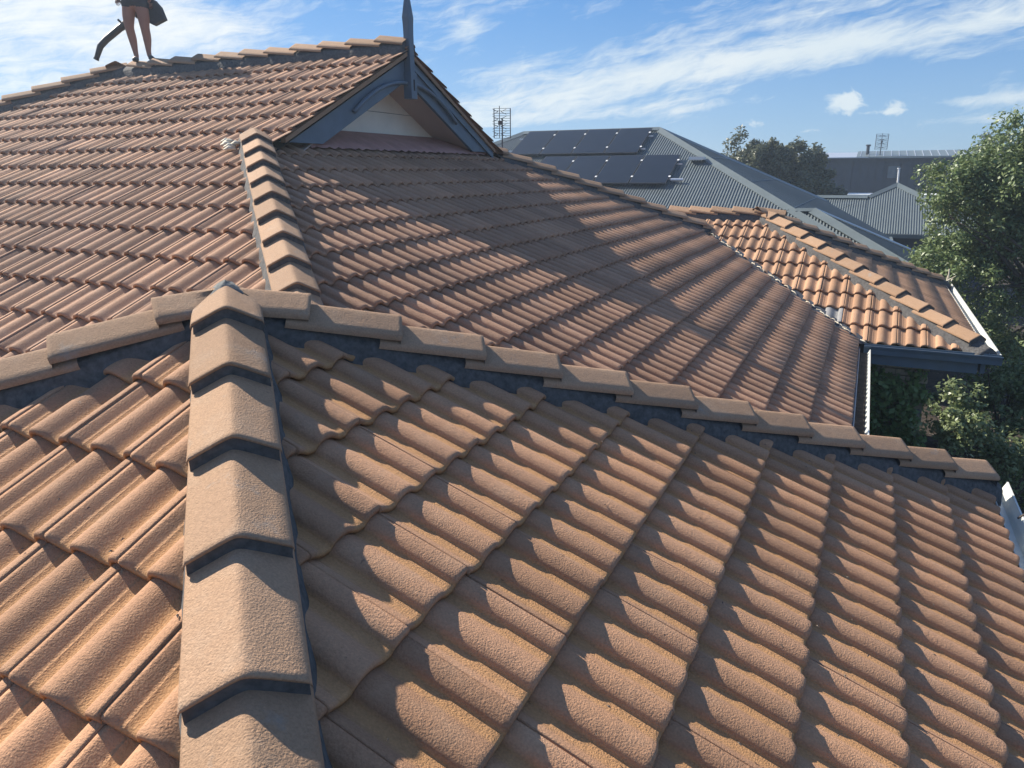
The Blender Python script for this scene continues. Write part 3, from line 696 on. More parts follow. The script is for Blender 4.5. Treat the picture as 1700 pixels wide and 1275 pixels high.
sheet(h1, fN, [dif(fN, fE), dif(fN, fW), dif(fN, fS), (0, -1, eN)]); sheet(h1, fW, [dif(fW, fS), dif(fW, fN), (1, 0, -eW)])
sheet(h1, gE_, [dif(gE_, fS), dif(gE_, gN_), (-1, 0, eE2)]); sheet(h1, gN_, [dif(gN_, gE_), (0, -1, wy+2.4), (0, 1, -wy), (1, 0, 0)])
R3 = lambda x, y, f: (x, y, f[0]*x+f[1]*y+f[2])
ridgebar(h1, (RXa, RYa, RZa), (RXb, RYa, RZa)); ridgebar(h1, (RXb, RYa, RZa), (RXb+dd, eS, EVZ)); ridgebar(h1, (RXb, RYa, RZa), (RXb+dd, eN, EVZ)); ridgebar(h1, (RXa, RYa, RZa), (RXa-dd, eS, EVZ))
ridgebar(h1, (.42, wy, wz-.02), (wx, wy, wz-.01), .10); d2 = (wz-EVZ)/TT; ridgebar(h1, (wx, wy, wz), (wx+d2, wy-d2, EVZ), .17); ridgebar(h1, (wx, wy, wz), (wx+d2, wy+d2, EVZ), .045, 'lit_hip_edge', M_WHITE)  # thin white bar paints the sunlit edge of the north-east hip cap
for a, b in (((eW+.4, eS+.4, -4), (eE-.4, eN-.4, EVZ-.12)), ((0, eS+.4, -4), (eE2-.4, wy+2, EVZ-.12))):
    m = MB(); m.box(a, b); m.build('house_wall', M_BRICK, h1)
for a, b in (((eW, eS-.1, EVZ-.15), (eE2, eS, EVZ-.01)), ((eE2, eS, EVZ-.15), (eE2+.1, wy+2.3, EVZ-.01)), ((eE, wy+2.3, EVZ-.15), (eE+.1, eN, EVZ-.01))):
    m = MB(); m.box(a, b); m.build('gutter', M_METCAP, h1)
m = MB()
for t0 in (1.9, 3.3, 4.6):                                      # lap lines of the east sheets
    x = RXb+t0
    m.tube([(x, RYa-t0+.1, RZa-TT*t0+.013), (x, RYa+t0-.1, RZa-TT*t0+.013)], .008, 4)
m.build('sheet_lap', M_METCAP, h1)

def on(f, x, y, off=0.0):
    n = np.array([-f[0], -f[1], 1.]); n /= np.linalg.norm(n); return np.array([x, y, f[0]*x+f[1]*y+f[2]])+n*off
# solar panels
PMES = None
# frames are black
names_u = ['leftmost solar panel of the upper row on the charcoal steel roof', 'second solar panel from the left in the upper row on the steel roof', 'third solar panel from the left in the upper row, below the ridge', 'rightmost solar panel of the upper row, nearest the hip']
names_l = ['leftmost solar panel of the lower row, mostly hidden by the tiled hip', 'second solar panel from the left in the lower row on the steel roof', 'third solar panel from the left in the lower row on the steel roof', 'rightmost solar panel of the lower row, beside the white junction box']
sl = math.hypot(1, TT); run = 1.62
fr = MB(); L = run*sl; PWd = 1.04
fr.box((0, 0, -.035), (PWd, L, 0)); me_f = fr.mesh('panel_frame'); me_f.materials.append(M_DARK)
gl = MB(); gl.box((.018, .018, .0005), (PWd-.018, L-.018, .004)); me_g = gl.mesh('panel_glass'); me_g.materials.append(M_PANEL)
for r, (xr, yt, nm_) in enumerate(((-4.43, 21.98, names_u), (-3.06, 20.18, names_l))):
    for i in range(4):
        x = xr-1.075*(4-i)+.0; o_ = on(fS, x, yt-run, .13)
        e = empty('solar_panel', (0, 0, 0), label=nm_[i], cat='solar panel', group='solar panels on the charcoal steel roof')
        ud = np.array([0, 1, TT])/sl; nn = np.array([0, -TT, 1])/sl
        Mx = Matrix(((1, ud[0], nn[0], o_[0]), (0, ud[1], nn[1], o_[1]), (0, ud[2], nn[2], o_[2]), (0, 0, 0, 1))); e.matrix_world = Mx
        for nme, me in (('panel_frame', me_f), ('panel_glass', me_g)):
            o = bpy.data.objects.new(nme, me); COL.objects.link(o); o.parent = e
        for yy in (.38, L-.38):
            c = MB(); c.box((PWd-.012, yy-.035, .004), (PWd+.045, yy+.035, .018)); me = c.mesh('clamp'); me.materials.append(M_WHITE); o = bpy.data.objects.new('clamp', me); COL.objects.link(o); o.parent = e
for r, (xr, yt) in enumerate(((-4.43, 21.98), (-3.06, 20.18))):
    for k, q in enumerate((.26, .78)):
        y = yt-run*q; ln = .32 if (r, k) != (1, 1) else .42
        a = on(fS, xr-4.5, y, .06); b_ = on(fS, xr+ln*.35, y, .06)
        m = MB(); m.box((a[0], a[1]-.02, a[2]-.02), (b_[0], b_[1]+.02, b_[2]+.02))
        tag(m.build('mounting_rail', M_ALU), ('upper' if k == 0 else 'lower')+' aluminium rail under the '+('upper' if r == 0 else 'lower')+' row of solar panels', 'mounting rail', 'rails under the solar panels')
a = on(fS, -2.78, 20.02, .10); m = MB(); m.box((a[0]-.02, a[1]-.14, a[2]-.05), (a[0]+.42, a[1]+.10, a[2]+.03))
tag(m.build('junction_box', M_WHITE), 'small white box at the upper right corner of the lower solar row', 'junction box')
a = on(fS, -3.02, 18.82, .08); m = MB(); m.tube([(a[0], a[1], a[2]), (a[0]+.34, a[1], a[2])], .045, 8)
tag(m.build('conduit', M_ALU), 'short pale conduit at the lower right corner of the solar panels', 'conduit')

# small grey house behind
h2 = empty('small_grey_house', (3, 27, -4), label='small house with grey corrugated pyramid roof, between the charcoal roof and the big tree', cat='house')
px_, py_, pz_ = 2.84, 28.3, .09; k2 = .48; ev2 = -1.42; r2 = (pz_-ev2)/k2
f2S = (0, k2, pz_-k2*py_); f2E = (-k2, 0, pz_+k2*px_); f2W = (k2, 0, pz_-k2*px_); f2N = (0, -k2, pz_+k2*py_)
sheet(h2, f2S, [dif(f2S, f2E), dif(f2S, f2W), (0, 1, -(py_-r2)), (1, 0, -1.93)], M_METAL, 12, 3, 27)
sheet(h2, f2S, [(-1, 0, 1.93), (0, 1, -(py_-r2)), (0, -1, 27.42), (1, 0, 4)], M_METAL, 12, 3, 27)
sheet(h2, f2E, [dif(f2E, f2S), dif(f2E, f2N), (-1, 0, px_+r2)], M_METAL, 12, 3, 27); sheet(h2, f2N, [dif(f2N, f2E), dif(f2N, f2S), dif(f2N, f2W), (0, -1, py_+r2), (1, 0, -1.9)], M_METAL, 12, 3, 27); sheet(h2, f2W, [dif(f2W, f2S), dif(f2W, f2N), (1, 0, -1.0)], M_METAL, 12, 3, 27)
ridgebar(h2, (px_, py_, pz_), (px_+r2, py_-r2, ev2), .17); ridgebar(h2, (px_, py_, pz_), (1.93, 27.39, -.345), .13); ridgebar(h2, (1.93, 27.39, -.345), (-3.5, 27.39, -.345), .14)
m = MB(); m.box((-3.6, py_-r2+.4, -4), (px_+r2-.4, py_+2.5, ev2-.1)); m.build('house_wall', M_CLAD, h2)
m = MB(); m.box((-3.8, py_-r2-.08, ev2-.13), (px_+r2, py_-r2, ev2-.01)); m.build('gutter', M_METCAP, h2)

# white flat roof glimpsed behind
h4 = empty('carport', (2.2, 32, -4), label='flat white-roofed carport glimpsed behind the small grey pyramid roof', cat='carport')
m = MB(); m.box((1.15, 31.5, -.52), (4.6, 34, -.36)); m.build('flat_roof', M_WHITE, h4)
for x in (1.3, 4.4):
    m = MB(); m.box((x, 31.7, -4), (x+.1, 31.8, -.52)); m.build('post', M_WHITE, h4)

# far two-storey house
h3 = empty('dark_clad_house', (6, 54, -4), label='far two-storey house clad in dark vertical panels with a low metal roof', cat='house')
YB = 52.0
m = MB(); m.box((-6, YB+.05, -4), (16, YB+9, 1.36)); m.build('wall_core', M_CLAD, h3)
cl = MB(); cl.box((0, -.03, -4.0), (.40, .05, 1.33)); mc = cl.mesh('cladding_panel'); mc.materials.append(M_CLAD)
for i in range(46):
    o = bpy.data.objects.new('cladding_panel', mc); COL.objects.link(o); o.parent = h3; o.matrix_parent_inverse = h3.matrix_world.inverted(); o.matrix_basis = Matrix.Translation((-5.8+.47*i, YB+random.choice((0, .012, .02)), 0))
def win(x0, x1, z0, z1, gm):
    m = MB()
    for a, b in (((x0, YB-.07, z0), (x0+.07, YB-.03, z1)), ((x1-.07, YB-.07, z0), (x1, YB-.03, z1)), ((x0, YB-.07, z1-.07), (x1, YB-.03, z1)), ((x0, YB-.07, z0), (x1, YB-.03, z0+.07))): m.box(a, b)
    w = m.build('window', M_DARK, h3); m = MB(); m.box((x0+.07, YB-.055, z0+.07), (x1-.07, YB-.04, z1-.07)); m.build('pane', gm, w)
win(2.75, 3.55, .05, .93, M_GLASS); win(4.15, 7.3, .15, .95, M_DARK)
m = MB(); m.prism([(.9, YB-.25, 1.38), (.9, YB-.25, 1.44), (.9, YB+3, 1.86), (.9, YB+3, 1.80)], (14, 0, 0)); m.build('roof', M_METCAP, h3)
m = MB(); m.prism([(-6, YB-.3, 1.36), (-6, YB-.3, 1.42), (-6, YB+3.5, 1.80), (-6, YB+3.5, 1.74)], (7.6, 0, 0)); m.build('roof', M_ALU, h3)
m = MB(); m.box((-6, YB-.38, 1.27), (15, YB-.3, 1.37)); m.build('gutter', M_DARK, h3)
m = MB(); m.tube([(1.5, YB+1.0, 1.6), (1.5, YB+1.0, 2.12)], .10, 8); m.tube([(1.5, YB+1.0, 2.12), (1.5, YB+1.0, 2.22)], .15, 8); m.build('chimney', M_DARK, h3)
for i in range(22):
    o = MB(); x = 1.2+i*.62; o.box((x, YB+.6, 1.555), (x+.03, YB+2.9, 1.60)); 
    pass
m = MB()
for i in range(30):
    x = 1.1+i*.45; m.prism([(x, YB-.2, 1.445), (x, YB-.2, 1.475), (x, YB+2.9, 1.875), (x, YB+2.9, 1.845)], (.035, 0, 0))
o = m.build('roof_ribs', M_ALU, h3); o['kind'] = 'stuff'
m = MB(); m.tube([(3.35, 45.5, -1.2), (3.28, 45.5, .66)], .055, 8); m.tube([(3.27, 45.5, .66), (3.27, 45.5, .72)], .085, 8)
e = m.build('flue_pipe', M_WHITE); tag(e, 'thin white flue pipe rising just behind the peak of the small grey roof', 'flue pipe')

# antennas
def antenna(base, z0, z1, pw, phh, label, yaw=0.0, rr=.010):
    e = empty('tv_antenna', base, label=label, cat='antenna', group='rooftop television antennas'); e.rotation_euler.z = yaw
    def part(name, mb):
        me = mb.mesh(name); me.materials.append(M_DARK); o = bpy.data.objects.new(name, me); COL.objects.link(o); o.parent = e
    bz = base[2]
    m = MB(); m.tube([(0, 0, z0-bz), (0, 0, z1-bz-phh*.34)], rr*1.6, 6); part('mast', m)
    m = MB()
    for s in (-1, 1): m.tube([(s*pw/2, -.02, z1-bz-phh), (s*pw/2, -.02, z1-bz)], rr*1.1, 5)
    part('side_rail', m)
    m = MB(); nrd = 13
    for i in range(nrd): z = z1-bz-phh*i/(nrd-1); m.tube([(-pw/2, -.02, z), (pw/2, -.02, z)], rr*.45, 4)
    part('reflector_rods', m)
    m = MB(); m.tube([(-.06, -.14, z1-bz-phh), (-.06, -.14, z1-bz+.04)], rr*.9, 5)
    m.box((-.09, -.2, z1-bz-phh*.56), (0, -.08, z1-bz-phh*.44)); part('boom', m)
    for q in (.13, .37, .62, .87):
        m = MB(); z = z1-bz-phh*q
        for s in (-1, 1):
            for w in (-1, 1): m.tube([(-.06+s*.03, -.15, z), (-.06+s*pw*.42, -.20, z+w*.055)], rr*.55, 4)
        part('bow_tie', m)
antenna((-5.50, 13.3, -.2), -.6, 1.90, .36, .62, 'television antenna standing against the clouds just right of the gable end', .46)
antenna((2.25, 52.6, 1.5), 1.5, 2.84, .75, .95, 'distant television antenna standing on the far dark-clad house', .35, .018)

# ------------------------------------------------------------------ foliage
def leaves(C, n, rad, L, wd, seed, mats, name, parent, upb=.5, flat=1.0):
    r = np.random.default_rng(seed); C = np.asarray(C); k = len(C)
    idx = r.integers(0, k, n); v = r.normal(size=(n, 3)); v /= np.linalg.norm(v, axis=1)[:, None]
    rr = np.asarray(rad)[idx]*r.random(n)**.45
    P_ = C[idx]+v*rr[:, None]*np.array([1, 1, flat])
    nn = v*.6+r.normal(size=(n, 3))*.55+np.array([0, 0, upb]); nn /= np.linalg.norm(nn, axis=1)[:, None]
    t = r.normal(size=(n, 3))+v*.8; t -= (t*nn).sum(1)[:, None]*nn; t /= np.linalg.norm(t, axis=1)[:, None]; b = np.cross(nn, t)
    l = L*(.6+.8*r.random(n))[:, None]; w = wd*(.6+.8*r.random(n))[:, None]
    V = np.stack([P_-t*l*.5, P_+b*w*.5-nn*w*.12+t*l*.05, P_+t*l*.5-nn*l*.08, P_-b*w*.5-nn*w*.12+t*l*.05], 1).reshape(-1, 3)
    F = (np.arange(n)[:, None]*4+np.array([[0, 1, 2, 3]]))
    me = bpy.data.meshes.new(name); me.vertices.add(4*n); me.vertices.foreach_set('co', V.ravel()); me.loops.add(4*n); me.loops.foreach_set('vertex_index', F.ravel().astype(np.int32))
    me.polygons.add(n); me.polygons.foreach_set('loop_start', np.arange(0, 4*n, 4, dtype=np.int32)); me.polygons.foreach_set('loop_total', np.full(n, 4, dtype=np.int32))
    me.update(calc_edges=True); me.validate()
    for m_ in mats: me.materials.append(m_)
    o = bpy.data.objects.new(name, me); COL.objects.link(o)
    if parent is not None: o.parent = parent; o.matrix_parent_inverse = parent.matrix_world.inverted()
    return o
def cloudpts(c, rad, n, seed, shell=.55, lump=.22, gap=.35):
    r = np.random.default_rng(seed); out_ = []
    ph = r.random((6, 3))*6.28; fr_ = r.normal(size=(6, 3))*2.2
    while len(out_) < n:
        v = r.normal(size=3); v /= np.linalg.norm(v); q = shell+(1-shell)*r.random()
        f = 1+lump*sum(math.sin(fr_[i]@v*1.6+ph[i, 0]) for i in range(6))/1.8
        if math.sin(v@fr_[0]*3+ph[1, 1])+math.sin(v@fr_[2]*4+ph[2, 2]) < -2+gap*2.2: continue
        out_.append(np.array(c)+v*q*f*np.array(rad))
    return np.array(out_)
def trunk_limbs(e, base, ctr, C, r0, seed, nl=26, name='trunk'):
    r = np.random.default_rng(seed); base = np.array(base, float); ctr = np.array(ctr, float); m = MB()
    fork = base+(ctr-base)*.55
    m.tube([base, base+(fork-base)*.5+r.normal(size=3)*.05, fork], [r0, r0*.8, r0*.62], 9); m.build('trunk', M_BARK, e, True)
    for k in r.choice(len(C), min(nl, len(C)), replace=False):
        p = C[k]; mid = fork+(p-fork)*.45+r.normal(size=3)*.12*np.linalg.norm(p-fork)*.4; mid[2] += .06*np.linalg.norm(p-fork)
        m = MB(); m.tube([fork-np.array([0, 0, r0]), mid, mid+(p-mid)*.6+r.normal(size=3)*.05, p], [r0*.42, r0*.22, r0*.10, r0*.03], 5); m.build('limb', M_BARK, e, True)
# big tree on the right
e = empty('big_tree', (5.6, 14.6, -4), label='big glossy green tree rising beyond the tiled wing on the right edge', cat='tree')
C = np.concatenate([cloudpts((5.35, 14.9, -.45), (1.95, 2.0, 1.75), 330, 3, .5), cloudpts((3.6, 14.35, -1.1), (.85, 1.0, .55), 70, 5, .4), cloudpts((3.85, 14.3, .10), (1.1, .9, .95), 150, 8, .35), cloudpts((4.7, 14.6, .75), (1.1, .9, .75), 90, 9, .4), cloudpts((5.0, 14.3, -2.2), (1.5, 1.3, 1.0), 110, 6, .4), cloudpts((6.6, 14.0, -.4), (1.6, 1.5, 2.0), 120, 7, .5)])
R_ = np.random.default_rng(1).uniform(.14, .34, len(C))
trunk_limbs(e, (5.6, 14.6, -4), (5.3, 14.7, -.4), C, .16, 2, 46)
leaves(C, 92000, R_, .078, .040, 11, [M_LEAF_A], 'crown', e)
tw = [np.array([4.9+.12*i, 14.7+.1*(i % 3), 1.15+.10*(i % 4)]) for i in range(5)]
leaves(np.array([t+np.array([.1*random.random(), 0, .09*k]) for t in tw for k in range(5)]), 420, [.11]*25, .085, .035, 12, [M_LEAF_A], 'sprig', e)
# tree behind the charcoal roof
e = empty('round_tree', (-2, 33.8, -4), label='rounded olive-green tree rising behind the charcoal steel roof', cat='tree')
C = np.concatenate([cloudpts((-2.3, 33.6, .38), (2.0, 1.6, 1.75), 260, 21, .35, .14, .1), cloudpts((-.75, 33.6, -.1), (1.25, 1.2, 1.55), 170, 22, .35, .14, .1), cloudpts((.3, 33.6, -1.0), (1.0, .9, .8), 80, 23, .3, .15, .1)])
trunk_limbs(e, (-1.6, 33.6, -4), (-1.7, 33.6, .2), C, .2, 4, 26)
leaves(C, 72000, np.random.default_rng(2).uniform(.2, .42, len(C)), .17, .085, 13, [M_LEAF_B], 'crown', e)
e = empty('yellow_tree', (-6, 40, -4), label='sliver of yellowish treetop showing over the charcoal hip, left of the rounded tree', cat='tree')
C = cloudpts((-4.7, 38.5, .62), (1.1, 1, 1.0), 50, 31); trunk_limbs(e, (-4.7, 38.5, -4), (-4.7, 38.5, .4), C, .14, 5, 8)
leaves(C, 3500, [.25]*len(C), .11, .05, 14, [M_LEAF_Y], 'crown', e)
e = empty('pale_tree', (6.5, 40, -4), label='pale grey-green treetop peeping out behind the upper left of the big tree', cat='tree')
C = cloudpts((8.6, 47, 1.0), (2.2, 1.5, 1.55), 90, 33); trunk_limbs(e, (8.6, 47, -4), (8.6, 47, .8), C, .2, 6, 12)
leaves(C, 7000, [.3]*len(C), .15, .06, 15, [M_LEAF_B], 'crown', e)
for i, (x, y, w, h_, lb) in enumerate(((-16, 60, 7, 4.6, 'far dark tree left of the distant dark-clad house'), (24, 70, 8, 5.4, 'far broad tree off to the right beyond the big tree'), (14, 78, 7, 4.5, 'farthest tree on the right, behind the dark-clad house'))):
    e = empty('far_tree', (x, y, -4), label=lb, cat='tree', group='far trees beyond the houses'); C = cloudpts((x, y, -4+h_*.62), (w*.5, w*.4, h_*.36), 90, 40+i); trunk_limbs(e, (x, y, -4), (x, y, -4+h_*.6), C, .25, 8, 8)
    leaves(C, 5000, [.6]*len(C), .3, .14, 50+i, [M_LEAF_B], 'crown', e)
# creeper on the brick wall
e = empty('creeper', (2.4, 7.6, -4), label='leafy green creeper climbing the cream brick wall under the eave', cat='creeper')
r = np.random.default_rng(9); Cp = []
for i in range(150):
    t = r.random(); x = 2.15+.72*r.random()**.9; z = -1.75-2.1*t
    if x > 2.62 and z > -1.98 and r.random() < .7: continue
    if x > 2.6+.2*math.sin(z*5) and r.random() < .25: continue
    Cp.append((x, 7.58-.10*r.random()-.10*math.sin(t*3), z))
leaves(np.array(Cp), 8200, [.13]*len(Cp), .075, .055, 16, [M_LEAF_C], 'foliage', e, .15)
for i in range(9):
    p = Cp[i*9]; m = MB(); m.tube([(2.3+.08*i % .6, 7.62, -4), ((2.3+p[0])/2+.08*math.sin(i), 7.61, (-4+p[2])/2), p], [.018, .012, .005], 5); m.build('stem', M_BARK, e, True)
# courtyard shrubs
def shrub(name, label, c, rad, nC, nL, seed, m_, L=.06, W_=.035, rr=.16):
    e = empty(name, (c[0], c[1], -4), label=label, cat='shrub'); C = cloudpts(c, rad, nC, seed, .35, .3); trunk_limbs(e, (c[0]+.1, c[1]+.05, -4), (c[0], c[1], c[2]-.2), C, .05, seed, 14)
    leaves(C, nL, np.random.default_rng(seed).uniform(rr*.5, rr, len(C)), L, W_, seed+1, [m_], 'foliage', e)
shrub('tall_shrub', 'tall sunlit pale green shrub standing in the gap below the wing gutter', (3.12, 6.55, -1.98), (.30, .34, .42), 60, 3400, 60, M_LEAF_D, .05, .032, .14)
shrub('leaning_shrub', 'sunlit shrub leaning right, lower than the tall one in the gap', (3.55, 6.6, -2.35), (.30, .34, .33), 44, 2300, 62, M_LEAF_D, .05, .032, .14)
shrub('dark_shrub', 'dark shrub in shade at the far right behind the near gutter', (4.6, 8.6, -2.9), (.8, .9, .9), 70, 4200, 64, M_LEAF_A, .08, .05, .2)
shrub('hedge_shrub', 'dark bushy shrub in deep shade beyond the sunlit shrubs', (4.3, 11.2, -2.9), (.9, 1.3, 1.0), 90, 5200, 66, M_LEAF_A, .08, .045, .2)
shrub('far_shrub', 'dark shrub below the big tree beside the wing gutter', (5.6, 11.0, -2.6), (1.0, 1.2, 1.2), 90, 5200, 68, M_LEAF_A, .08, .045, .2)
# spiky rosettes low on the right
def rosette(c, label, seed):
    r = np.random.default_rng(seed); e = empty('spiky_plant', c, label=label, cat='plant', group='spiky rosettes in the dark garden bed')
    for i in range(26):
        a = r.random()*6.28; t = r.uniform(.15, 1.2); L = r.uniform(.28, .42); d = np.array([math.cos(a)*math.cos(t), math.sin(a)*math.cos(t), math.sin(t)]); s = np.array([-math.sin(a), math.cos(a), 0])
        c_ = np.array(c); m = MB(); w = .022; q = [c_, c_+d*L*.5, c_+d*L+np.array([0, 0, -.05])]
        m.add([q[0]-s*w*.6, q[0]+s*w*.6, q[1]+s*w, q[1]-s*w, q[2]], [(0, 1, 2, 3), (3, 2, 4)]); m.build('leaf', M_LEAF_C, e)
rosette((3.70, 6.85, -2.72), 'spiky green rosette at the right edge above the near gutter', 70); rosette((3.95, 6.0, -2.72), 'lower spiky rosette right beside the near gutter end', 71); rosette((3.55, 7.5, -3.1), 'small spiky rosette half lost in shade left of the others', 72)
g_ = MB()
r = np.random.default_rng(5)
for i in range(2600):
    x, y = r.uniform(2.4, 9), r.uniform(3.5, 20); a = r.random()*6.28; l = r.uniform(.02, .06); z = -3.985+r.random()*.03
    g_.add([(x, y, z), (x+l*math.cos(a), y+l*math.sin(a), z+.01), (x+l*1.4*math.cos(a+.5), y+l*1.4*math.sin(a+.5), z), (x+l*math.cos(a+1), y+l*math.sin(a+1), z+.006)], [(0, 1, 2, 3)])
o = g_.build('fallen_leaves', M_BARK); o['kind'] = 'stuff'

# ------------------------------------------------------------------ person on the ridge
pe = empty('person', (-6.62, RY, 1.92), label='person in dark shorts and low shoes standing on the ridge holding a leaf blower', cat='person')
SCp = .80
rv = np.array([rt0[0], rt0[1], 0]); bk = np.array([-fw[0], -fw[1], 0]); bk /= np.linalg.norm(bk)      # to the right in view, and towards the viewer
base = np.array([-6.56, RY, 1.915])
def pp(a, b, z): return tuple(base+rv*a*SCp+bk*b*SCp+np.array([0, 0, z*SCp]))
def skin(name, verts, edges, m, root, parent):
    me = bpy.data.meshes.new(name); me.from_pydata([v[0] for v in verts], edges, []); me.materials.append(m)
    o = bpy.data.objects.new(name, me); COL.objects.link(o); o.modifiers.new('skin', 'SKIN')
    for i, v in enumerate(verts):
        sv = me.skin_vertices[0].data[i]; rr = v[1]; sv.radius = (rr, rr) if not isinstance(rr, tuple) else rr; sv.use_root = (i == root)
    sb = o.modifiers.new('sub', 'SUBSURF'); sb.levels = 2; sb.render_levels = 2
    o.modifiers['skin'].use_smooth_shade = True
    if parent is not None: o.parent = parent; o.matrix_parent_inverse = parent.matrix_world.inverted()
    return o
s = SCp
V = [(pp(0, 0, .93), .135*s), (pp(0, 0, 1.08), .115*s), (pp(0, .0, 1.25), .13*s), (pp(0, 0, 1.40), .12*s), (pp(0, 0, 1.50), .05*s), (pp(0, .01, 1.57), .052*s), (pp(0, .02, 1.66), .088*s), (pp(0, .01, 1.74), .075*s),
     (pp(-.095, 0, .86), .115*s), (pp(-.125, .01, .66), .098*s), (pp(-.13, .02, .49), .068*s), (pp(-.12, -.015, .36), .070*s), (pp(-.10, -.01, .16), .042*s), (pp(-.085, 0, .07), .036*s), (pp(-.088, .085, .028), .036*s),
     (pp(.095, 0, .86), .115*s), (pp(.11, .01, .66), .098*s), (pp(.115, .02, .49), .070*s), (pp(.115, -.015, .36), .070*s), (pp(.11, -.01, .18), .042*s), (pp(.12, 0, .09), .036*s), (pp(.19, .05, .04), .036*s),
     (pp(-.17, 0, 1.42), .055*s), (pp(-.24, .0, 1.24), .042*s), (pp(-.26, .04, 1.02), .034*s), (pp(-.22, .10, .90), .028*s),
     (pp(.17, 0, 1.42), .055*s), (pp(.25, -.03, 1.22), .042*s), (pp(.24, -.02, 1.0), .034*s), (pp(.20, -.06, .88), .028*s)]
E_ = [(0, 1), (1, 2), (2, 3), (3, 4), (4, 5), (5, 6), (6, 7), (0, 8), (8, 9), (9, 10), (10, 11), (11, 12), (12, 13), (13, 14), (0, 15), (15, 16), (16, 17), (17, 18), (18, 19), (19, 20), (20, 21), (3, 22), (22, 23), (23, 24), (24, 25), (3, 26), (26, 27), (27, 28), (28, 29)]
skin('body', V, E_, M_SKIN, 0, pe)
# fingers closed round the handles
for hx, hy, hz in ((-.22, .10, .90), (.20, -.06, .88)):
    for k in range(5):
        o_ = (k-2)*.019; ln = (.055, .072, .078, .070, .055)[k]
        m = MB(); 
        if k == 0: m.tube([pp(hx-.02, hy+.03, hz), pp(hx+.01, hy+.055, hz-.01), pp(hx+.035, hy+.05, hz-.03)], [.011*s, .010*s, .008*s], 6)
        else: m.tube([pp(hx+o_, hy, hz-.02), pp(hx+o_, hy+.02, hz-.02-ln*.6), pp(hx+o_, hy-.015, hz-.02-ln)], [.010*s, .009*s, .007*s], 6)
        m.build('finger', M_SKIN, pe, True)
V = [(pp(0, 0, .96), .165*s), (pp(0, 0, 1.04), .14*s), (pp(-.10, 0, .86), .128*s), (pp(-.108, .0, .715), .112*s), (pp(.10, 0, .86), .128*s), (pp(.115, .0, .715), .112*s)]
skin('shorts', V, [(0, 1), (0, 2), (2, 3), (0, 4), (4, 5)], M_CLOTH, 0, pe)
V = [(pp(0, 0, 1.02), .150*s), (pp(0, 0, 1.22), .155*s), (pp(0, 0, 1.40), .14*s), (pp(-.18, 0, 1.41), .075*s), (pp(-.235, 0, 1.27), .06*s), (pp(.18, 0, 1.41), .075*s), (pp(.245, -.02, 1.26), .06*s)]
skin('t_shirt', V, [(0, 1), (1, 2), (2, 3), (3, 4), (2, 5), (5, 6)], M_CLOTH, 1, pe)
skin('hair', [(pp(0, -.02, 1.72), .092*s), (pp(0, -.045, 1.64), .085*s), (pp(0, -.06, 1.54), .05*s)], [(0, 1), (1, 2)], M_HAIR, 0, pe)
m = MB()
m.tube([pp(0, .095, 1.655), pp(0, .13, 1.635), pp(0, .10, 1.62)], [.006, .012, .008], 6)
m.build('nose', M_SKIN, pe, True)
for sx in (-1, 1):
    m = MB(); m.tube([pp(sx*.034, .092, 1.665), pp(sx*.034, .108, 1.665)], [.008, .004], 6); m.build('eye', M_HAIR, pe, True)
    m = MB(); m.tube([pp(sx*.09, 0, 1.68), pp(sx*.097, -.005, 1.65), pp(sx*.09, 0, 1.62)], [.008, .013, .007], 6); m.build('ear', M_SKIN, pe, True)
m = MB(); m.tube([pp(-.022, .095, 1.595), pp(0, .104, 1.592), pp(.022, .095, 1.595)], [.003, .006, .003], 6); m.build('mouth', M_HAIR, pe, True)
for V in ([(pp(-.085, -.02, .055), .046*s), (pp(-.087, .05, .035), .044*s), (pp(-.09, .12, .022), .034*s)], [(pp(.115, -.02, .085), .046*s), (pp(.16, .03, .055), .044*s), (pp(.225, .07, .022), .034*s)]):
    skin('shoe', V, [(0, 1), (1, 2)], M_PLASTIC, 0, pe)
lb = empty('leaf_blower', tuple(base+np.array([0, 0, .6])), label='dark leaf blower with long bent nozzle held by the person on the ridge', cat='leaf blower')
m = MB(); m.tube([pp(-.16, -.06, .60), pp(-.30, -.02, .50), pp(-.52, .02, .33), pp(-.62, .04, .23), pp(-.70, .05, .06), pp(-.715, .05, .035)], [.050, .042, .040, .038, .030, .036], 10); m.build('nozzle', M_PLASTIC, lb, True)
m = MB(); m.tube([pp(-.26, -.02, .575), pp(-.31, -.02, .625)], .014, 6); m.build('clamp_lever', M_PLASTIC, lb)
V = [(pp(-.10, -.16, .68), .06*s), (pp(.04, -.17, .80), .11*s), (pp(.16, -.16, .86), .10*s)]
skin('motor_housing', V, [(0, 1), (1, 2)], M_PLASTIC, 1, lb)
m = MB(); m.prism([pp(.12, -.19, .98), pp(.26, -.19, .92), pp(.345, -.19, .82), pp(.40, -.19, .64), pp(.21, -.19, .555), pp(.12, -.19, .60)], bk*.12*SCp); m.build('collection_bag', M_CLOTH, lb)
for a in ((-.22, .10, .885, -.06, -.14, .76), (.20, -.06, .865, .12, -.16, .84)):
    m = MB(); m.tube([pp(*a[:3]), pp(*a[3:])], .013, 6); m.build('handle', M_PLASTIC, lb)

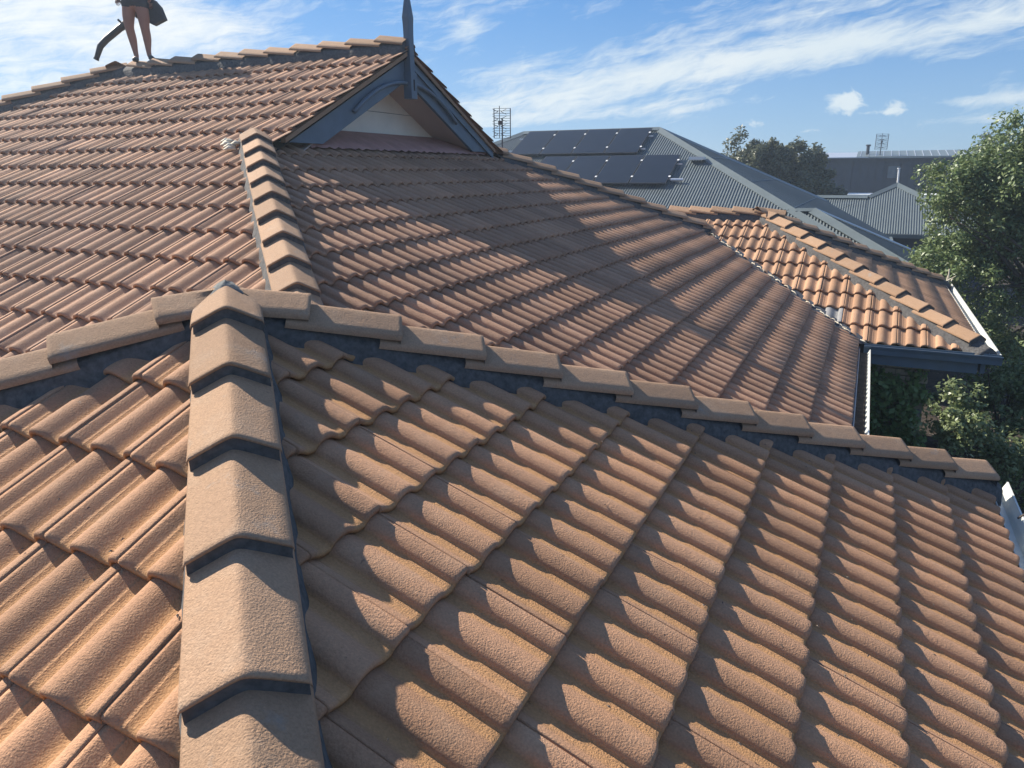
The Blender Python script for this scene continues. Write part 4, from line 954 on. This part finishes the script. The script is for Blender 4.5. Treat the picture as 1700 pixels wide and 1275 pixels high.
# ------------------------------------------------------------------ loose bits
m = MB(); r = np.random.default_rng(3)
c0 = np.array([-2.84, 2.86, pz('mS', -2.84, 2.86)+.01])
for i in range(9):
    q = c0+np.array([-.02*i+r.normal()*.02, r.normal()*.03+.01*i, .0]); q[2] = pz('mS', q[0], q[1])+r.uniform(-.01, .02)
    m.tube([q-np.array([.05, .015, 0]), q+np.array([0, 0, .012]), q+np.array([.05, .02, .004])], [.006, .022, .008], 5)
tag(m.build('foam_scrap', M_FOAM, None, True), 'torn scrap of cream foam lying at the top of the main hip', 'foam scrap')
lf = MB(); lf.add([(0, -.5, 0), (.28, 0, .08), (0, .5, .03), (-.28, 0, .08)], [(0, 1, 2, 3)]); LM = lf.mesh('dry_leaf'); LM.materials.append(M_BARK)
def scatter(n, face, xr, yr, seed):
    r = np.random.default_rng(seed); m = MB()
    for i in range(n):
        x, y = r.uniform(*xr), r.uniform(*yr); z = pz(face, x, y)-.022; a = r.random()*6.28; l = r.uniform(.003, .009)
        m.add([(x-l*math.cos(a), y-l*math.sin(a), z), (x+l*.4*math.sin(a), y-l*.4*math.cos(a), z+.003), (x+l*math.cos(a), y+l*math.sin(a), z+.001), (x-l*.4*math.sin(a), y+l*.4*math.cos(a), z+.003), (x, y, z+.006)], [(0, 1, 4), (1, 2, 4), (2, 3, 4), (3, 0, 4)])
    return m
for args in ((150, 'nE', (.4, 2.8), (-1.2, 2.6), 1), (90, 'nS', (-1.8, 1.0), (-2.4, -.6), 2), (120, 'mE', (-2, 2), (1.5, 7), 3)):
    o = scatter(*args).build('leaf_litter', M_BARK); o['kind'] = 'stuff'
m = MB()
for a in range(5):
    q = np.array([3.44+random.gauss(0, .03), 13.0+random.gauss(0, .05), -1.34]); d_ = np.array([random.gauss(0, .1), random.gauss(0, .12), random.uniform(.02, .12)]); m.tube([q, q+d_*.5, q+d_], [.012, .010, .004], 5)
m.tube([(3.44, 13.0, -1.36), (3.43, 13.02, -1.12)], [.02, .01], 5)
tag(m.build('dead_sprig', M_FOAM), 'dry pale sprig caught in the far end of the wing gutter', 'dead sprig')
m = MB(); m.tube([(2.99, 2.72, -1.35), (3.02, 2.70, -1.30), (3.06, 2.71, -1.24)], [.006, .005, .002], 5); tag(m.build('twig', M_BARK), 'short dark twig sticking up from the near white gutter', 'twig')

# ------------------------------------------------------------------ thin scatter volume, added to imitate lens veil and far bluing
hz = MB(); hz.box((-420, -420, -5.2), (420, 620, 4.2)); me = hz.mesh('veil_haze'); HM = bpy.data.materials.new('veil_haze'); HM.use_nodes = True
HM.node_tree.nodes.clear(); ho = HM.node_tree.nodes.new('ShaderNodeOutputMaterial'); pv = HM.node_tree.nodes.new('ShaderNodeVolumePrincipled')
pv.inputs['Color'].default_value = (.72, .86, 1, 1); pv.inputs['Density'].default_value = .0024; pv.inputs['Anisotropy'].default_value = .45
HM.node_tree.links.new(pv.outputs[0], ho.inputs['Volume']); me.materials.append(HM)
o = bpy.data.objects.new('veil_haze', me); COL.objects.link(o); o['kind'] = 'stuff'
